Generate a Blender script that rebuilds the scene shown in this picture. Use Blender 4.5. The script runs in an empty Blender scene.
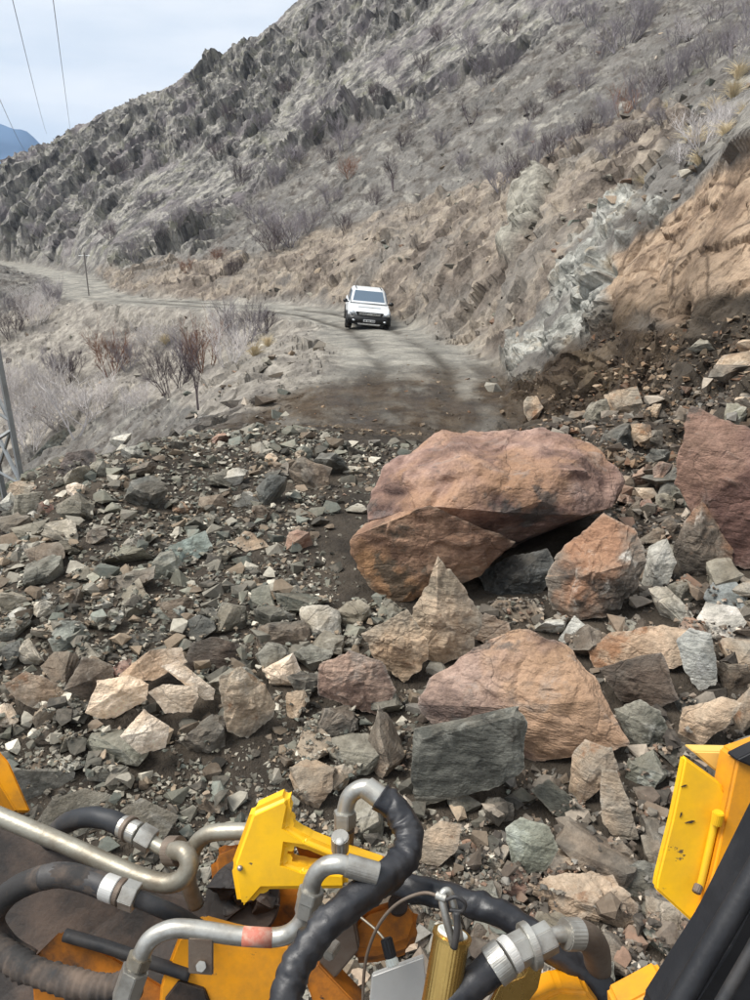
import bpy, bmesh, math, random
import numpy as np
from math import radians, sin, cos, tan, pi, hypot
from mathutils import Vector, Matrix

SC = bpy.context.scene
COL = SC.collection
rng = np.random.default_rng(7)
random.seed(7)

# ------------------------------------------------------------------ camera
F, TH = 770.0, radians(19.3)          # focal length in photo pixels, pitch below the horizon
cam = bpy.data.cameras.new('camera')
cam.sensor_fit = 'VERTICAL'; cam.sensor_height = 24.0
cam.lens = 24.0 * F / 1000.0
cam.clip_start = 0.05; cam.clip_end = 20000
co = bpy.data.objects.new('camera', cam); COL.objects.link(co)
co.location = (0, 0, 0); co.rotation_euler = (pi/2 - TH, 0, 0)
SC.camera = co

# ------------------------------------------------------------------ sky, sun, exposure
SUN_EL, SUN_AZ = radians(58), radians(264)     # azimuth clockwise from +y: high, to the left
W = bpy.data.worlds.new('World'); SC.world = W; W.use_nodes = True
nt = W.node_tree; N = nt.nodes; L = nt.links
for n in list(N): N.remove(n)
out = N.new('ShaderNodeOutputWorld'); bg = N.new('ShaderNodeBackground')
sky = N.new('ShaderNodeTexSky'); sky.sky_type = 'NISHITA'; sky.sun_disc = False
sky.sun_elevation = SUN_EL; sky.sun_rotation = SUN_AZ; sky.altitude = 1200; sky.dust_density = 2.0
tc = N.new('ShaderNodeTexCoord'); mp = N.new('ShaderNodeMapping'); mp.inputs['Scale'].default_value = (1.6, 1.6, 7.0)
nz = N.new('ShaderNodeTexNoise'); nz.inputs['Scale'].default_value = 2.3; nz.inputs['Detail'].default_value = 7; nz.inputs['Roughness'].default_value = .55
cr = N.new('ShaderNodeValToRGB')
cr.color_ramp.elements[0].position = .30; cr.color_ramp.elements[0].color = (6.8, 7.5, 8.3, 1)
cr.color_ramp.elements[1].position = .70; cr.color_ramp.elements[1].color = (9.6, 9.7, 9.8, 1)
mx = N.new('ShaderNodeMix'); mx.data_type = 'RGBA'; mx.inputs[0].default_value = .92
L.new(tc.outputs['Generated'], mp.inputs[0]); L.new(mp.outputs[0], nz.inputs['Vector']); L.new(nz.outputs[0], cr.inputs[0])
L.new(sky.outputs[0], mx.inputs[6]); L.new(cr.outputs[0], mx.inputs[7]); L.new(mx.outputs[2], bg.inputs[0])
bg.inputs[1].default_value = .078
L.new(bg.outputs[0], out.inputs[0])
sl = bpy.data.lights.new('sun', 'SUN'); sl.energy = 3.1; sl.angle = radians(28); sl.color = (1, .96, .90)
so = bpy.data.objects.new('sun', sl); COL.objects.link(so)
sd = Vector((sin(SUN_AZ)*cos(SUN_EL), cos(SUN_AZ)*cos(SUN_EL), sin(SUN_EL)))
so.rotation_euler = sd.to_track_quat('Z', 'Y').to_euler()
SC.view_settings.view_transform = 'Standard'; SC.view_settings.look = 'None'
SC.view_settings.exposure = 0.62; SC.view_settings.gamma = 1.0
SC.cycles.max_bounces = 5; SC.cycles.diffuse_bounces = 3; SC.cycles.use_denoising = True

# ------------------------------------------------------------------ numpy noise
def _h(ix, iy, iz, s):
    n = (ix*374761393 + iy*668265263 + iz*2147483647 + s*974634773) & 0xffffffff
    n = ((n ^ (n >> 13))*1274126177) & 0xffffffff
    n = ((n ^ (n >> 15))*2246822519) & 0xffffffff
    return ((n ^ (n >> 16)) & 0xffffff).astype(np.float32)/16777215.0
def vnoise(p, s=0):
    """value noise -1..1 at p (n,3)"""
    i = np.floor(p).astype(np.int64); f = (p - i).astype(np.float32); f = f*f*f*(f*(f*6-15)+10)
    x, y, z = i[:, 0], i[:, 1], i[:, 2]; r = 0
    for dx in (0, 1):
        wx = f[:, 0] if dx else 1-f[:, 0]
        for dy in (0, 1):
            wy = f[:, 1] if dy else 1-f[:, 1]
            for dz in (0, 1):
                wz = f[:, 2] if dz else 1-f[:, 2]
                r = r + wx*wy*wz*_h(x+dx, y+dy, z+dz, s)
    return r*2-1
def fbm(p, o=4, s=0, g=.5, ridge=False):
    a, r, t = 1.0, 0, 0
    for k in range(o):
        v = vnoise(p*(2.03**k) + k*17.3, s+k)
        if ridge: v = 1-2*np.abs(v)
        r = r + a*v; t += a; a *= g
    return r/t
def worley(p, s=0):
    """F1, F2 and the cell id"""
    i = np.floor(p).astype(np.int64); n = len(p)
    f1 = np.full(n, 9., np.float32); f2 = f1.copy(); cid = np.zeros(n, np.float32)
    for dx in (-1, 0, 1):
        for dy in (-1, 0, 1):
            for dz in (-1, 0, 1):
                c = i + (dx, dy, dz)
                q = np.stack([_h(c[:, 0], c[:, 1], c[:, 2], s+k) for k in range(3)], 1) + c
                d = np.sqrt(((q-p)**2).sum(1)).astype(np.float32)
                b = d < f1
                f2 = np.where(b, f1, np.minimum(f2, d)); cid = np.where(b, _h(c[:, 0], c[:, 1], c[:, 2], s+9), cid)
                f1 = np.where(b, d, f1)
    return f1, f2, cid
def facet(p, s, off, tilt):
    """broken rock: each cell is its own tilted face standing a little proud or deep; 0..1 edge distance too"""
    i = np.floor(p).astype(np.int64); n = len(p)
    f1 = np.full(n, 9., np.float32); f2 = f1.copy(); cid = np.zeros(n, np.float32); dv = np.zeros((n, 3), np.float32); cc = np.zeros((n, 3), np.int64)
    for dx in (-1, 0, 1):
        for dy in (-1, 0, 1):
            for dz in (-1, 0, 1):
                c = i + (dx, dy, dz)
                v = p-np.stack([_h(c[:, 0], c[:, 1], c[:, 2], s+k) for k in range(3)], 1)-c
                d = np.sqrt((v**2).sum(1)).astype(np.float32); b = d < f1
                f2 = np.where(b, f1, np.minimum(f2, d)); f1 = np.where(b, d, f1); dv = np.where(b[:, None], v, dv); cc = np.where(b[:, None], c, cc)
    h = [_h(cc[:, 0], cc[:, 1], cc[:, 2], s+11+k)-.5 for k in range(4)]
    return off*h[0]+tilt*(dv[:, 0]*h[1]+dv[:, 1]*h[2]+dv[:, 2]*h[3])*2, f2-f1
def sstep(a, b, x):
    t = np.clip((x-a)/(b-a), 0, 1); return t*t*(3-2*t)

# ------------------------------------------------------------------ photo pixel <-> world
def ray(px, py):
    a, b = (px-375)/F, (500-py)/F
    return np.array([a, cos(TH)+b*sin(TH), -sin(TH)+b*cos(TH)])
def at_R(px, py, R):
    d = ray(px, py); return d*(R/hypot(d[0], d[1]))
def project(P):
    P = np.atleast_2d(P); fy = P[:, 1]*cos(TH)-P[:, 2]*sin(TH); uy = P[:, 1]*sin(TH)+P[:, 2]*cos(TH)
    fy = np.where(fy > .05, fy, .05)
    return 375+F*P[:, 0]/fy, 500-F*uy/fy

# ------------------------------------------------------------------ terrain: heights from surveyed control points
ROAD = np.array([(0, -40, -3.2), (0, -5, -3.2), (.1, 5, -3.2), (.6, 14, -3.25), (1.05, 20, -3.35), (.55, 27, -3.6), (-.5, 33, -3.85), (-2.8, 39.2, -3.95), (-6, 43.5, -4.05),
                 (-10.3, 47, -4.15), (-15.5, 51.5, -4.3), (-19.5, 56, -4.4), (-23, 63, -4.45), (-26.5, 72, -4.5), (-32, 84, -4.6), (-45, 106, -4.85), (-64, 137, -5.1), (-95, 170, -5.6), (-150, 200, -6)], float)
def road_dist(x, y):
    """signed distance (right of travel positive) and road height"""
    best = np.full(x.shape, 1e9); sg = np.zeros(x.shape); zz = np.zeros(x.shape)
    for (a, b) in zip(ROAD[:-1], ROAD[1:]):
        d = b-a; l2 = d[0]**2+d[1]**2
        t = np.clip(((x-a[0])*d[0]+(y-a[1])*d[1])/l2, 0, 1)
        ex, ey = x-a[0]-t*d[0], y-a[1]-t*d[1]; r = np.hypot(ex, ey)
        m = r < best
        best = np.where(m, r, best); zz = np.where(m, a[2]+t*d[2], zz)
        sg = np.where(m, np.where(d[0]*ey-d[1]*ex < 0, 1, -1), sg)
    return best*sg, zz
def z_down(x, y):
    n = -3.4-.62*np.maximum(0, -x-3.3)
    n = np.where(y > 45, -99, n)
    f1 = -4.3-.60*np.maximum(0, (x+10.3)*-.69+(y-47)*-.72-2)
    f2 = -4.7-.60*np.maximum(0, (x+32)*-.846+(y-84)*-.533-2)
    return np.maximum(np.maximum(n, f1), f2)
def z_side(x, y):
    return np.where(x > 4.5, -3.0+np.minimum(2.6, (x-4.5)*1.5)+.64*np.maximum(0, x-6), np.where(x < -4, -3.2-.62*(-x-4), -3.1))
PX = {0: [(165, 170), (215, 156), (255, 143)],
      100: [(112, 160), (150, 147), (200, 118), (240, 95), (270, 80)],
      200: [(65, 150), (120, 128), (180, 97), (240, 70), (285, 54)],
      300: [(0, 140), (60, 122), (120, 98), (180, 75), (240, 56), (280, 46), (380, 19), (350, 24)],
      375: [(-75, 136), (0, 118), (60, 98), (120, 78), (180, 60), (240, 46), (275, 39.5)],
      450: [(-160, 132), (-80, 118), (0, 100), (60, 83), (120, 65), (180, 50), (240, 38), (300, 29.5), (330, 26), (370, 18.5)],
      550: [(-150, 110), (-80, 98), (0, 78), (60, 60), (120, 45), (180, 33), (240, 25.5), (300, 20.5), (350, 17), (400, 13.5), (430, 10.5)],
      650: [(-150, 100), (-80, 82), (0, 60), (60, 45), (120, 32), (180, 22), (215, 17.3), (300, 15.6), (350, 13.5), (400, 11.5), (450, 9)],
      750: [(-150, 85), (-80, 65), (0, 45), (60, 30), (110, 20), (152, 14.4), (250, 13.0), (320, 12.2), (380, 10.5), (430, 8.8), (480, 7.4)],
      900: [(-100, 50), (0, 30), (90, 16), (135, 12), (250, 10.8), (320, 10), (400, 8.5), (480, 6.4)],
      -60: [(190, 182), (235, 163)]}
CT = []
for px, l in PX.items():
    for py, R in l:
        P = at_R(px, py, R); CT.append((math.degrees(math.atan2(P[0], P[1])), R, P[2]/R))
for az, R, t in ((-25, 215, -.02), (-25, 320, -.10), (-18, 220, .02), (-18, 330, -.06), (-10, 215, .08), (-10, 330, .0), (-3, 200, .17), (-3, 330, .06), (5, 330, .15), (15, 330, .2), (27, 330, .2), (38, 330, .2), (5, 190, .27), (15, 190, .32), (27, 190, .32), (27, 120, .36), (38, 120, .37), (38, 190, .33),
               (-32, 190, -.02), (-32, 330, -.12), (-40, 260, -.15), (38, 60, .38)):
    CT.append((az, R, t))
for az in range(-60, 61, 15):
    for R in (1.2, 2.2, 3.3):
        CT.append((az, R, -3.02/R))
for az, R, z in ((-36, 5, -2.7), (-24, 5, -2.65), (-12, 5, -2.65), (0, 5, -2.65), (12, 5, -2.6), (24, 5, -2.5), (34, 5, -2.45),
                 (-36, 7.4, -2.9), (-26, 7.4, -2.6), (-14, 7.4, -2.58), (-3, 7.4, -2.6), (9, 7.4, -2.65),
                 (-30, 9.2, -3.2), (-24, 9.2, -2.5), (-16, 9.8, -2.5), (-8, 10.3, -2.55), (0, 10.3, -2.75), (9, 10, -2.9),
                 (-32, 11, -4.6), (-24, 11, -3.7), (-16, 12, -3.2), (-8, 12.6, -3.1), (0, 12.6, -3.15), (8, 12.6, -3.2), (14, 12.6, -3.0)):
    CT.append((az, R, z/R))
for az in range(-60, -3, 5):
    for R in (14, 19, 26, 33, 40, 50, 62, 78, 96, 120):
        x, y = R*sin(radians(az)), R*cos(radians(az))
        d, zr = road_dist(np.array([x]), np.array([y]))
        if d[0] < -3.4: CT.append((az, R, float(z_down(np.array([x]), np.array([y]))[0])/R))
for a in ROAD[2:-2]:
    R = hypot(a[0], a[1])
    if R > 12: CT.append((math.degrees(math.atan2(a[0], a[1])), R, a[2]/R))
CT = np.array(CT)
KEY = np.stack([CT[:, 0]/9.0, np.log(CT[:, 1])*2.2], 1)
def _tps(r2): return .5*r2*np.log(r2+1e-9)
_n = len(KEY); _K = _tps(((KEY[:, None]-KEY[None])**2).sum(2)) + np.eye(_n)*.02
_P = np.c_[np.ones(_n), KEY]; _A = np.block([[_K, _P], [_P.T, np.zeros((3, 3))]])
_w = np.linalg.solve(_A, np.r_[CT[:, 2], 0, 0, 0])
def base_height(x, y):
    R = np.maximum(np.hypot(x, y), .3); az = np.degrees(np.arctan2(x, y)); v = np.zeros(len(x))
    K = np.stack([np.clip(az, -70, 70)/9.0, np.log(np.maximum(R, 1))*2.2], 1)
    for i in range(0, len(x), 40000):
        k = K[i:i+40000]
        v[i:i+40000] = _tps(((k[:, None]-KEY[None])**2).sum(2)) @ _w[:_n] + np.c_[np.ones(len(k)), k] @ _w[_n:]
    z = v*np.maximum(R, 1)
    zs = z_side(x, y)
    far = sstep(300, 520, R); zfar = -60-R*.03+fbm(np.stack([x, y, x*0], 1)*.004, 3)*30
    z = z+(zs-z)*sstep(46, 66, np.abs(az))*(R < 700)
    z = z+(zfar-z)*far
    d, zr = road_dist(x, y)
    wd = 1-sstep(1.9, 4.2, np.abs(d)); wd = wd*sstep(12.0, 15.5, R)*(y > 0)
    rut = -.05*np.exp(-((np.abs(d)-.85)/.25)**2)
    z = z+(zr+rut-z)*wd
    return z, d, wd

# grid in azimuth and distance about the place where the photograph was taken: finer where it is seen from near
azs = np.radians(np.r_[np.arange(-180, -34, 4.), np.arange(-34, 36.01, .1), np.arange(39, 180.1, 4.)])
Rs = np.r_[np.geomspace(.4, 8, 90)[:-1], np.geomspace(8, 11, 46)[:-1], np.geomspace(11, 18, 230)[:-1], np.geomspace(18, 60, 190)[:-1], np.geomspace(60, 175, 300)[:-1], np.geomspace(175, 240, 24)[:-1], np.geomspace(240, 5000, 34)]
NA, NR = len(azs), len(Rs)
A_, R_ = np.meshgrid(azs, Rs, indexing='ij')
X, Y = (R_*np.sin(A_)).ravel(), (R_*np.cos(A_)).ravel()
Z, RD, RW = base_height(X, Y)
def inpoly(px, py, poly):
    r = np.zeros(px.shape, bool); q = poly[-1]
    for p in poly:
        c = (p[1] > py) != (q[1] > py)
        with np.errstate(divide='ignore', invalid='ignore'):
            r ^= c & (px < (q[0]-p[0])*(py-p[1])/(q[1]-p[1])+p[0])
        q = p
    return r.astype(np.float32)
P0 = np.stack([X, Y, Z], 1)
RR = R_.ravel()
qx, qy = project(P0)
wn = (RR*.010)[:, None]                      # ragged zone borders
sx = qx+9*vnoise(P0*.35/np.maximum(1, RR/25)[:, None], 3)+5*vnoise(P0*1.1/np.maximum(1, RR/25)[:, None], 5)
sy = qy+9*vnoise(P0*.35/np.maximum(1, RR/25)[:, None], 13)+5*vnoise(P0*1.1/np.maximum(1, RR/25)[:, None], 15)
front = (np.abs(A_.ravel()) < radians(37)) & (RR < 300) & (RR > 5)
M = {}
M['brown'] = inpoly(sx, sy, [(598, 262), (640, 226), (700, 187), (755, 152), (900, 105), (1200, 140), (1200, 330), (760, 322), (690, 326), (640, 312), (608, 335), (600, 300)])*front
M['pale'] = inpoly(sx, sy, [(640, 192), (668, 200), (612, 252), (598, 288), (612, 322), (570, 345), (520, 392), (500, 388), (530, 320), (570, 250)])*front
M['slab'] = inpoly(sx*.5+qx*.5, sy*.5+qy*.5, [(545, 180), (558, 186), (540, 222), (518, 262), (508, 258), (520, 222)])*front
M['debris'] = inpoly(sx, sy, [(490, 440), (520, 385), (600, 335), (690, 322), (760, 318), (900, 320), (1100, 500), (900, 640), (640, 520), (500, 450)])*front
M['tan'] = inpoly(sx, sy, [(100, 262), (200, 262), (250, 252), (330, 228), (420, 200), (520, 170), (600, 128), (660, 110), (690, 120), (640, 190), (580, 245), (530, 320), (500, 392), (430, 350), (395, 318), (340, 300), (120, 297)])*front
M['crag'] = inpoly(sx, sy, [(-300, 262), (60, 256), (120, 262), (205, 256), (245, 212), (292, 170), (335, 132), (410, 112), (455, 84), (520, 62), (575, 22), (640, -20), (800, -300), (-300, -300)])*front
M['bed'] = ((RR < 12.5+1.2*vnoise(P0*.6, 4)) & (RD < 5.5)).astype(np.float32)
M['tan2'] = inpoly(sx, sy, [(60, 292), (260, 300), (345, 305), (360, 330), (330, 400), (230, 410), (120, 395), (60, 440), (-40, 460), (-40, 330)])*front
def blur(m, n=2):
    g = m.reshape(NA, NR).astype(np.float32)
    for _ in range(n):
        g[1:-1] = (g[:-2]+2*g[1:-1]+g[2:])/4; g[:, 1:-1] = (g[:, :-2]+2*g[:, 1:-1]+g[:, 2:])/4
    return g.ravel()
pn = fbm(P0*1.1, 4, 111)
M['pale'] = M['pale']*(pn > -.16); M['brown'] = np.maximum(M['brown'], 0)
for k in M: M[k] = blur(M[k], 3)
M['road'] = (1-sstep(1.5, 2.7, np.abs(RD+.35*vnoise(P0*.5, 8))))*sstep(12, 14.5, RR)*(RR < 260)

def grid_normals(P):
    g = P.reshape(NA, NR, 3); du = np.gradient(g, axis=0); dv = np.gradient(g, axis=1)
    n = np.cross(dv, du); n /= np.linalg.norm(n, axis=2, keepdims=True)+1e-9
    n = n.reshape(-1, 3); n[n[:, 2] < 0] *= -1
    return n
NRM = grid_normals(P0)
D = np.zeros(len(P0), np.float32)
vis = front & (RR > 7)
def add(mask, f):
    i = np.where(mask*vis > .01)[0]
    if len(i): D[i] += mask[i]*f(P0[i])
def crag(p):
    # ribs and gullies run down the slope; the strike of the face is across the view
    u, v = (p[:, 1]-p[:, 0])*.707, (p[:, 0]+p[:, 1])*.707
    q = np.stack([u, v*.38, p[:, 2]*.38], 1); q = q+1.6*np.stack([fbm(p*.16, 3, 21), fbm(p*.16, 3, 22), fbm(p*.16, 3, 23)], 1)
    big = sstep(-.16, .22, fbm(p*.045, 3, 27))
    a1, e1 = facet(q*.22, 31, 1.9, 1.4); a2, e2 = facet(q*.62, 41, .75, .7); a3, e3 = facet(q*1.6, 45, .34, .34)
    return (.14+.86*big)*(a1+1.5*fbm(q*.17, 5, 35, .62, ridge=True)+a2+a3-.5*(1-sstep(0, .12, e2)))+.25*fbm(p*1.5, 3, 38)-.4
def cut(p):
    q = p+.35*np.stack([fbm(p*.9, 2, 61), fbm(p*.9, 2, 62), fbm(p*.9, 2, 63)], 1)
    a1, e1 = facet(q*np.array([.6, .6, .8]), 51, .16, .22); a2, e2 = facet(q*1.9, 55, .03, .06); a3, e3 = facet(q*5, 58, .012, .02)
    return a1+a2+a3-.08*(1-sstep(0, .10, e1))+.07*fbm(p*1.6, 5, 57, .55)
add(M['crag'], crag)
add(M['brown'], cut)
add(M['pale'], lambda p: cut(p)*1.6+.15+facet(p*1.6, 72, .22, .3)[0]+facet(p*4, 73, .06, .1)[0]+.08*fbm(p*2.6, 4, 71, .6, ridge=True))
add(M['slab'], lambda p: .75+0*p[:, 0])
add(M['tan']*(1-M['road']), lambda p: .26*fbm(p*.5, 4, 81, .6, True)+facet(p*.45, 83, .42, .40)[0]+facet(p*1.4, 85, .15, .19)[0]+.12*fbm(p*2.2, 3, 84))
add(M['debris'], lambda p: .22*fbm(p*.7, 4, 91, .6)+facet(p*2.2, 93, .12, .16)[0])
add(np.clip(1-M['crag']-M['brown']-M['pale']-M['tan']-M['bed']-M['road'], 0, 1).astype(np.float32), lambda p: .35*fbm(p*.25, 3, 95)+.22*fbm(p*1.2, 4, 96, .65)+.14*facet(p*1.3, 98, .8, .6)[0]+np.maximum(0, worley(p*.7, 97)[2]-.8)*1.2)
add(M['bed'], lambda p: .10*fbm(p*1.7, 5, 99, .62))
add(M['road'], lambda p: .035*fbm(p*1.5, 3, 102))
P1 = P0+NRM*D[:, None]

def node_mat(name):
    m = bpy.data.materials.new(name); m.use_nodes = True
    t = m.node_tree
    return m, t, t.nodes['Principled BSDF']
class G:
    """small helper for node graphs"""
    def __init__(s, t): s.t = t; s.N = t.nodes; s.L = t.links
    def put(s, v, sock):
        if hasattr(v, 'is_output') or isinstance(v, bpy.types.NodeSocket): s.L.new(v, sock)
        elif v is not None:
            try: sock.default_value = v
            except Exception: sock.default_value = (*v, 1) if len(v) == 3 else v
    def attr(s, n, kind='Fac'):
        a = s.N.new('ShaderNodeAttribute'); a.attribute_name = n; return a.outputs[kind]
    def coord(s, k='Object'): return s.N.new('ShaderNodeTexCoord').outputs[k]
    def geo(s, k): return s.N.new('ShaderNodeNewGeometry').outputs[k]
    def map(s, v, sc=(1, 1, 1), loc=(0, 0, 0), rot=(0, 0, 0)):
        m = s.N.new('ShaderNodeMapping'); s.L.new(v, m.inputs[0]); m.inputs['Scale'].default_value = sc; m.inputs['Location'].default_value = loc; m.inputs['Rotation'].default_value = rot
        return m.outputs[0]
    def noise(s, v, sc, det=4, ro=.55, dist=0, col=False, ridge=False):
        n = s.N.new('ShaderNodeTexNoise'); s.put(v, n.inputs['Vector']); n.inputs['Scale'].default_value = sc; n.inputs['Detail'].default_value = det
        n.inputs['Roughness'].default_value = ro; n.inputs['Distortion'].default_value = dist
        if ridge: n.noise_type = 'RIDGED_MULTIFRACTAL'; n.normalize = True
        return n.outputs['Color' if col else 0]
    def voro(s, v, sc, feat='F1', out='Distance', rnd=1):
        n = s.N.new('ShaderNodeTexVoronoi'); n.feature = feat; s.put(v, n.inputs['Vector']); n.inputs['Scale'].default_value = sc; n.inputs['Randomness'].default_value = rnd
        return n.outputs[out]
    def ramp(s, v, *st):
        r = s.N.new('ShaderNodeValToRGB'); e = r.color_ramp.elements
        while len(e) < len(st): e.new(.5)
        for k, (p, c) in enumerate(st):
            e[k].position = p; e[k].color = (c, c, c, 1) if not hasattr(c, '__len__') else (*c, 1)
        s.put(v, r.inputs[0]); return r.outputs[0]
    def mix(s, f, a, b, mode='MIX'):
        m = s.N.new('ShaderNodeMix'); m.data_type = 'RGBA'; m.blend_type = mode; m.clamp_factor = True
        s.put(f, m.inputs[0]); s.put(a, m.inputs[6]); s.put(b, m.inputs[7]); return m.outputs[2]
    def math(s, op, a, b=0., c=None, clamp=False):
        m = s.N.new('ShaderNodeMath'); m.operation = op; m.use_clamp = clamp
        s.put(a, m.inputs[0]); s.put(b, m.inputs[1])
        if c is not None: s.put(c, m.inputs[2])
        return m.outputs[0]
    def bump(s, h, st=.5, d=.05, nrm=None):
        b = s.N.new('ShaderNodeBump'); b.inputs['Strength'].default_value = st; b.inputs['Distance'].default_value = d
        s.put(h, b.inputs['Height'])
        if nrm is not None: s.put(nrm, b.inputs['Normal'])
        return b.outputs[0]

def lin(r, g, b, k=.8, v=1.08):
    m = .3*r+.59*g+.11*b; r, g, b = [min(250, (m+(c-m)*k)*v) for c in (r, g, b)]
    f = lambda c: (c/255/12.92 if c <= 10 else ((c/255+.055)/1.055)**2.4)
    return (f(r), f(g), f(b))

def terrain_material():
    m, t, B = node_mat('hillside_ground'); g = G(t); p = g.coord()
    fine = g.noise(p, 9, 5, .65); mid = g.noise(p, 1.6, 5, .6); wide = g.noise(p, .22, 4, .55); stone = g.voro(p, 4.5, out='Color'); stone2 = g.voro(p, 1.6, out='Color')
    far = g.attr('far')
    # scree: streaked down the slope
    scree = g.mix(g.ramp(wide, (.35, 0), (.65, 1)), lin(88, 85, 81), lin(120, 115, 108))
    scree = g.mix(g.ramp(mid, (.4, 0), (.7, 1)), scree, lin(104, 100, 93))
    scree = g.mix(g.ramp(g.noise(g.map(p, (.5, .15, .5), rot=(0, 0, .4)), 2.2, 4), (.46, 0), (.66, 1)), scree, lin(80, 73, 66))
    scree = g.mix(g.ramp(g.noise(g.map(p, (1, .25, 1), rot=(0, 0, .4)), 1.1, 5, .6), (.55, 0), (.68, .9)), scree, lin(140, 135, 124))
    # crag
    cn = g.noise(g.map(p, (1, 1, .4)), .55, 6, .65)
    crag = g.ramp(cn, (.32, lin(46, 43, 43)), (.42, lin(84, 81, 78)), (.52, lin(118, 114, 108)), (.60, lin(152, 147, 136)), (.70, lin(90, 86, 85)))
    crag = g.mix(1, crag, g.math('MULTIPLY_ADD', g.math('SUBTRACT', g.noise(p, 2.4, 5, .7), .5), 1.5, .95), 'MULTIPLY')
    lich = g.ramp(g.noise(p, .45, 6, .7), (.52, 0), (.66, 1))
    crag = g.mix(g.math('MULTIPLY', lich, .6), crag, lin(126, 124, 102))
    crag = g.mix(g.ramp(g.noise(p, .13, 4), (.52, 0), (.68, .65)), crag, lin(112, 103, 106))
    # tan bank
    tan_ = g.ramp(g.noise(p, .45, 6, .65), (.34, lin(80, 70, 61)), (.46, lin(114, 102, 90)), (.57, lin(148, 134, 116)), (.68, lin(104, 97, 90)))
    tan_ = g.mix(g.ramp(wide, (.48, 0), (.62, .8)), tan_, lin(110, 104, 96))
    # outer roadside slope
    tan2 = g.mix(g.ramp(mid, (.35, 0), (.65, 1)), lin(112, 105, 96), lin(152, 144, 131))
    tan2 = g.mix(g.ramp(g.noise(g.map(p, (.35, .35, 1.4)), 1.1, 5), (.5, 0), (.7, .8)), tan2, lin(104, 98, 92))
    brown = g.ramp(g.noise(p, .9, 6, .62, .4), (.33, lin(96, 76, 60)), (.43, lin(136, 112, 89)), (.56, lin(166, 140, 113)), (.68, lin(128, 109, 90)))
    brown = g.mix(g.ramp(g.voro(g.mix(.12, p, g.noise(p, 2, 3, col=True)), .8, 'DISTANCE_TO_EDGE'), (.0, .75), (.035, 0)), brown, lin(70, 52, 40))
    pale = g.ramp(g.noise(p, 1.6, 6, .65), (.34, lin(94, 93, 87)), (.45, lin(136, 135, 126)), (.57, lin(174, 172, 162)), (.68, lin(130, 122, 108)))
    pale = g.mix(g.ramp(g.noise(p, .7, 4), (.55, 0), (.66, .8)), pale, lin(150, 132, 104))
    deb = g.mix(g.ramp(mid, (.35, 0), (.65, 1)), lin(46, 37, 29), lin(76, 61, 47))
    deb = g.mix(g.ramp(g.noise(p, .6, 4), (.52, 0), (.66, .8)), deb, lin(136, 116, 88))
    bed = g.mix(g.ramp(mid, (.35, 0), (.65, 1)), lin(46, 40, 33), lin(74, 65, 54))
    road = g.mix(g.ramp(g.noise(p, .8, 4), (.38, 0), (.62, 1)), lin(110, 107, 99), lin(144, 139, 127))
    wet = g.ramp(g.noise(g.map(p, (1.3, .35, 1)), 1.0, 4, .6), (.50, 0), (.60, 1))
    wet = g.math('MULTIPLY', wet, g.attr('mud'))
    road = g.mix(wet, road, lin(52, 46, 37))
    road = g.mix(g.math('MULTIPLY', g.attr('rut'), .85), road, lin(58, 52, 44))
    c = scree
    for k, v in (('tan2', tan2), ('crag', crag), ('tan', tan_), ('debris', deb), ('brown', brown), ('pale', pale), ('slab', g.ramp(g.noise(p, 1.8, 6, .65), (.36, lin(106, 102, 92)), (.5, lin(140, 135, 121)), (.62, lin(158, 152, 136)))), ('bed', bed), ('road', road)):
        c = g.mix(g.attr(k), c, v)
    # loose stones and grit
    gr = g.math('MULTIPLY_ADD', g.math('SUBTRACT', fine, .5), .55, 1.0)
    c = g.mix(1, c, gr, 'MULTIPLY')
    st = g.math('MULTIPLY_ADD', g.math('SUBTRACT', stone, .5), .42, 1.0); c = g.mix(g.math('SUBTRACT', 1, g.math('MULTIPLY', g.attr('crag'), .6)), c, g.mix(1, c, st, 'MULTIPLY'))
    c = g.mix(g.math('MULTIPLY', g.attr('mud'), g.ramp(g.noise(g.map(p, (1, .45, 1)), 1.1, 5, .6), (.36, .35), (.58, 1))), c, g.mix(g.ramp(mid, (.35, 0), (.65, 1)), lin(48, 37, 26), lin(80, 65, 48)))
    g.put(c, B.inputs['Base Color'])
    g.put(g.math('SUBTRACT', .92, g.math('MULTIPLY', wet, .45)), B.inputs['Roughness'])
    B.inputs['Specular IOR Level'].default_value = .25
    h = g.math('ADD', g.math('MULTIPLY', g.noise(p, 5, 6, .7), 1.), g.math('MULTIPLY', g.voro(p, 7), .5))
    hf = g.noise(g.map(p, (1, 1, .5)), .9, 8, .72, ridge=False)
    b1 = g.bump(h, .7, .06); b2 = g.bump(hf, g_str := .8, .6, b1)
    g.L.new(g.bump(hf, .6, .5, b1), B.inputs['Normal'])
    return m
MAT_T = terrain_material()

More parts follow.
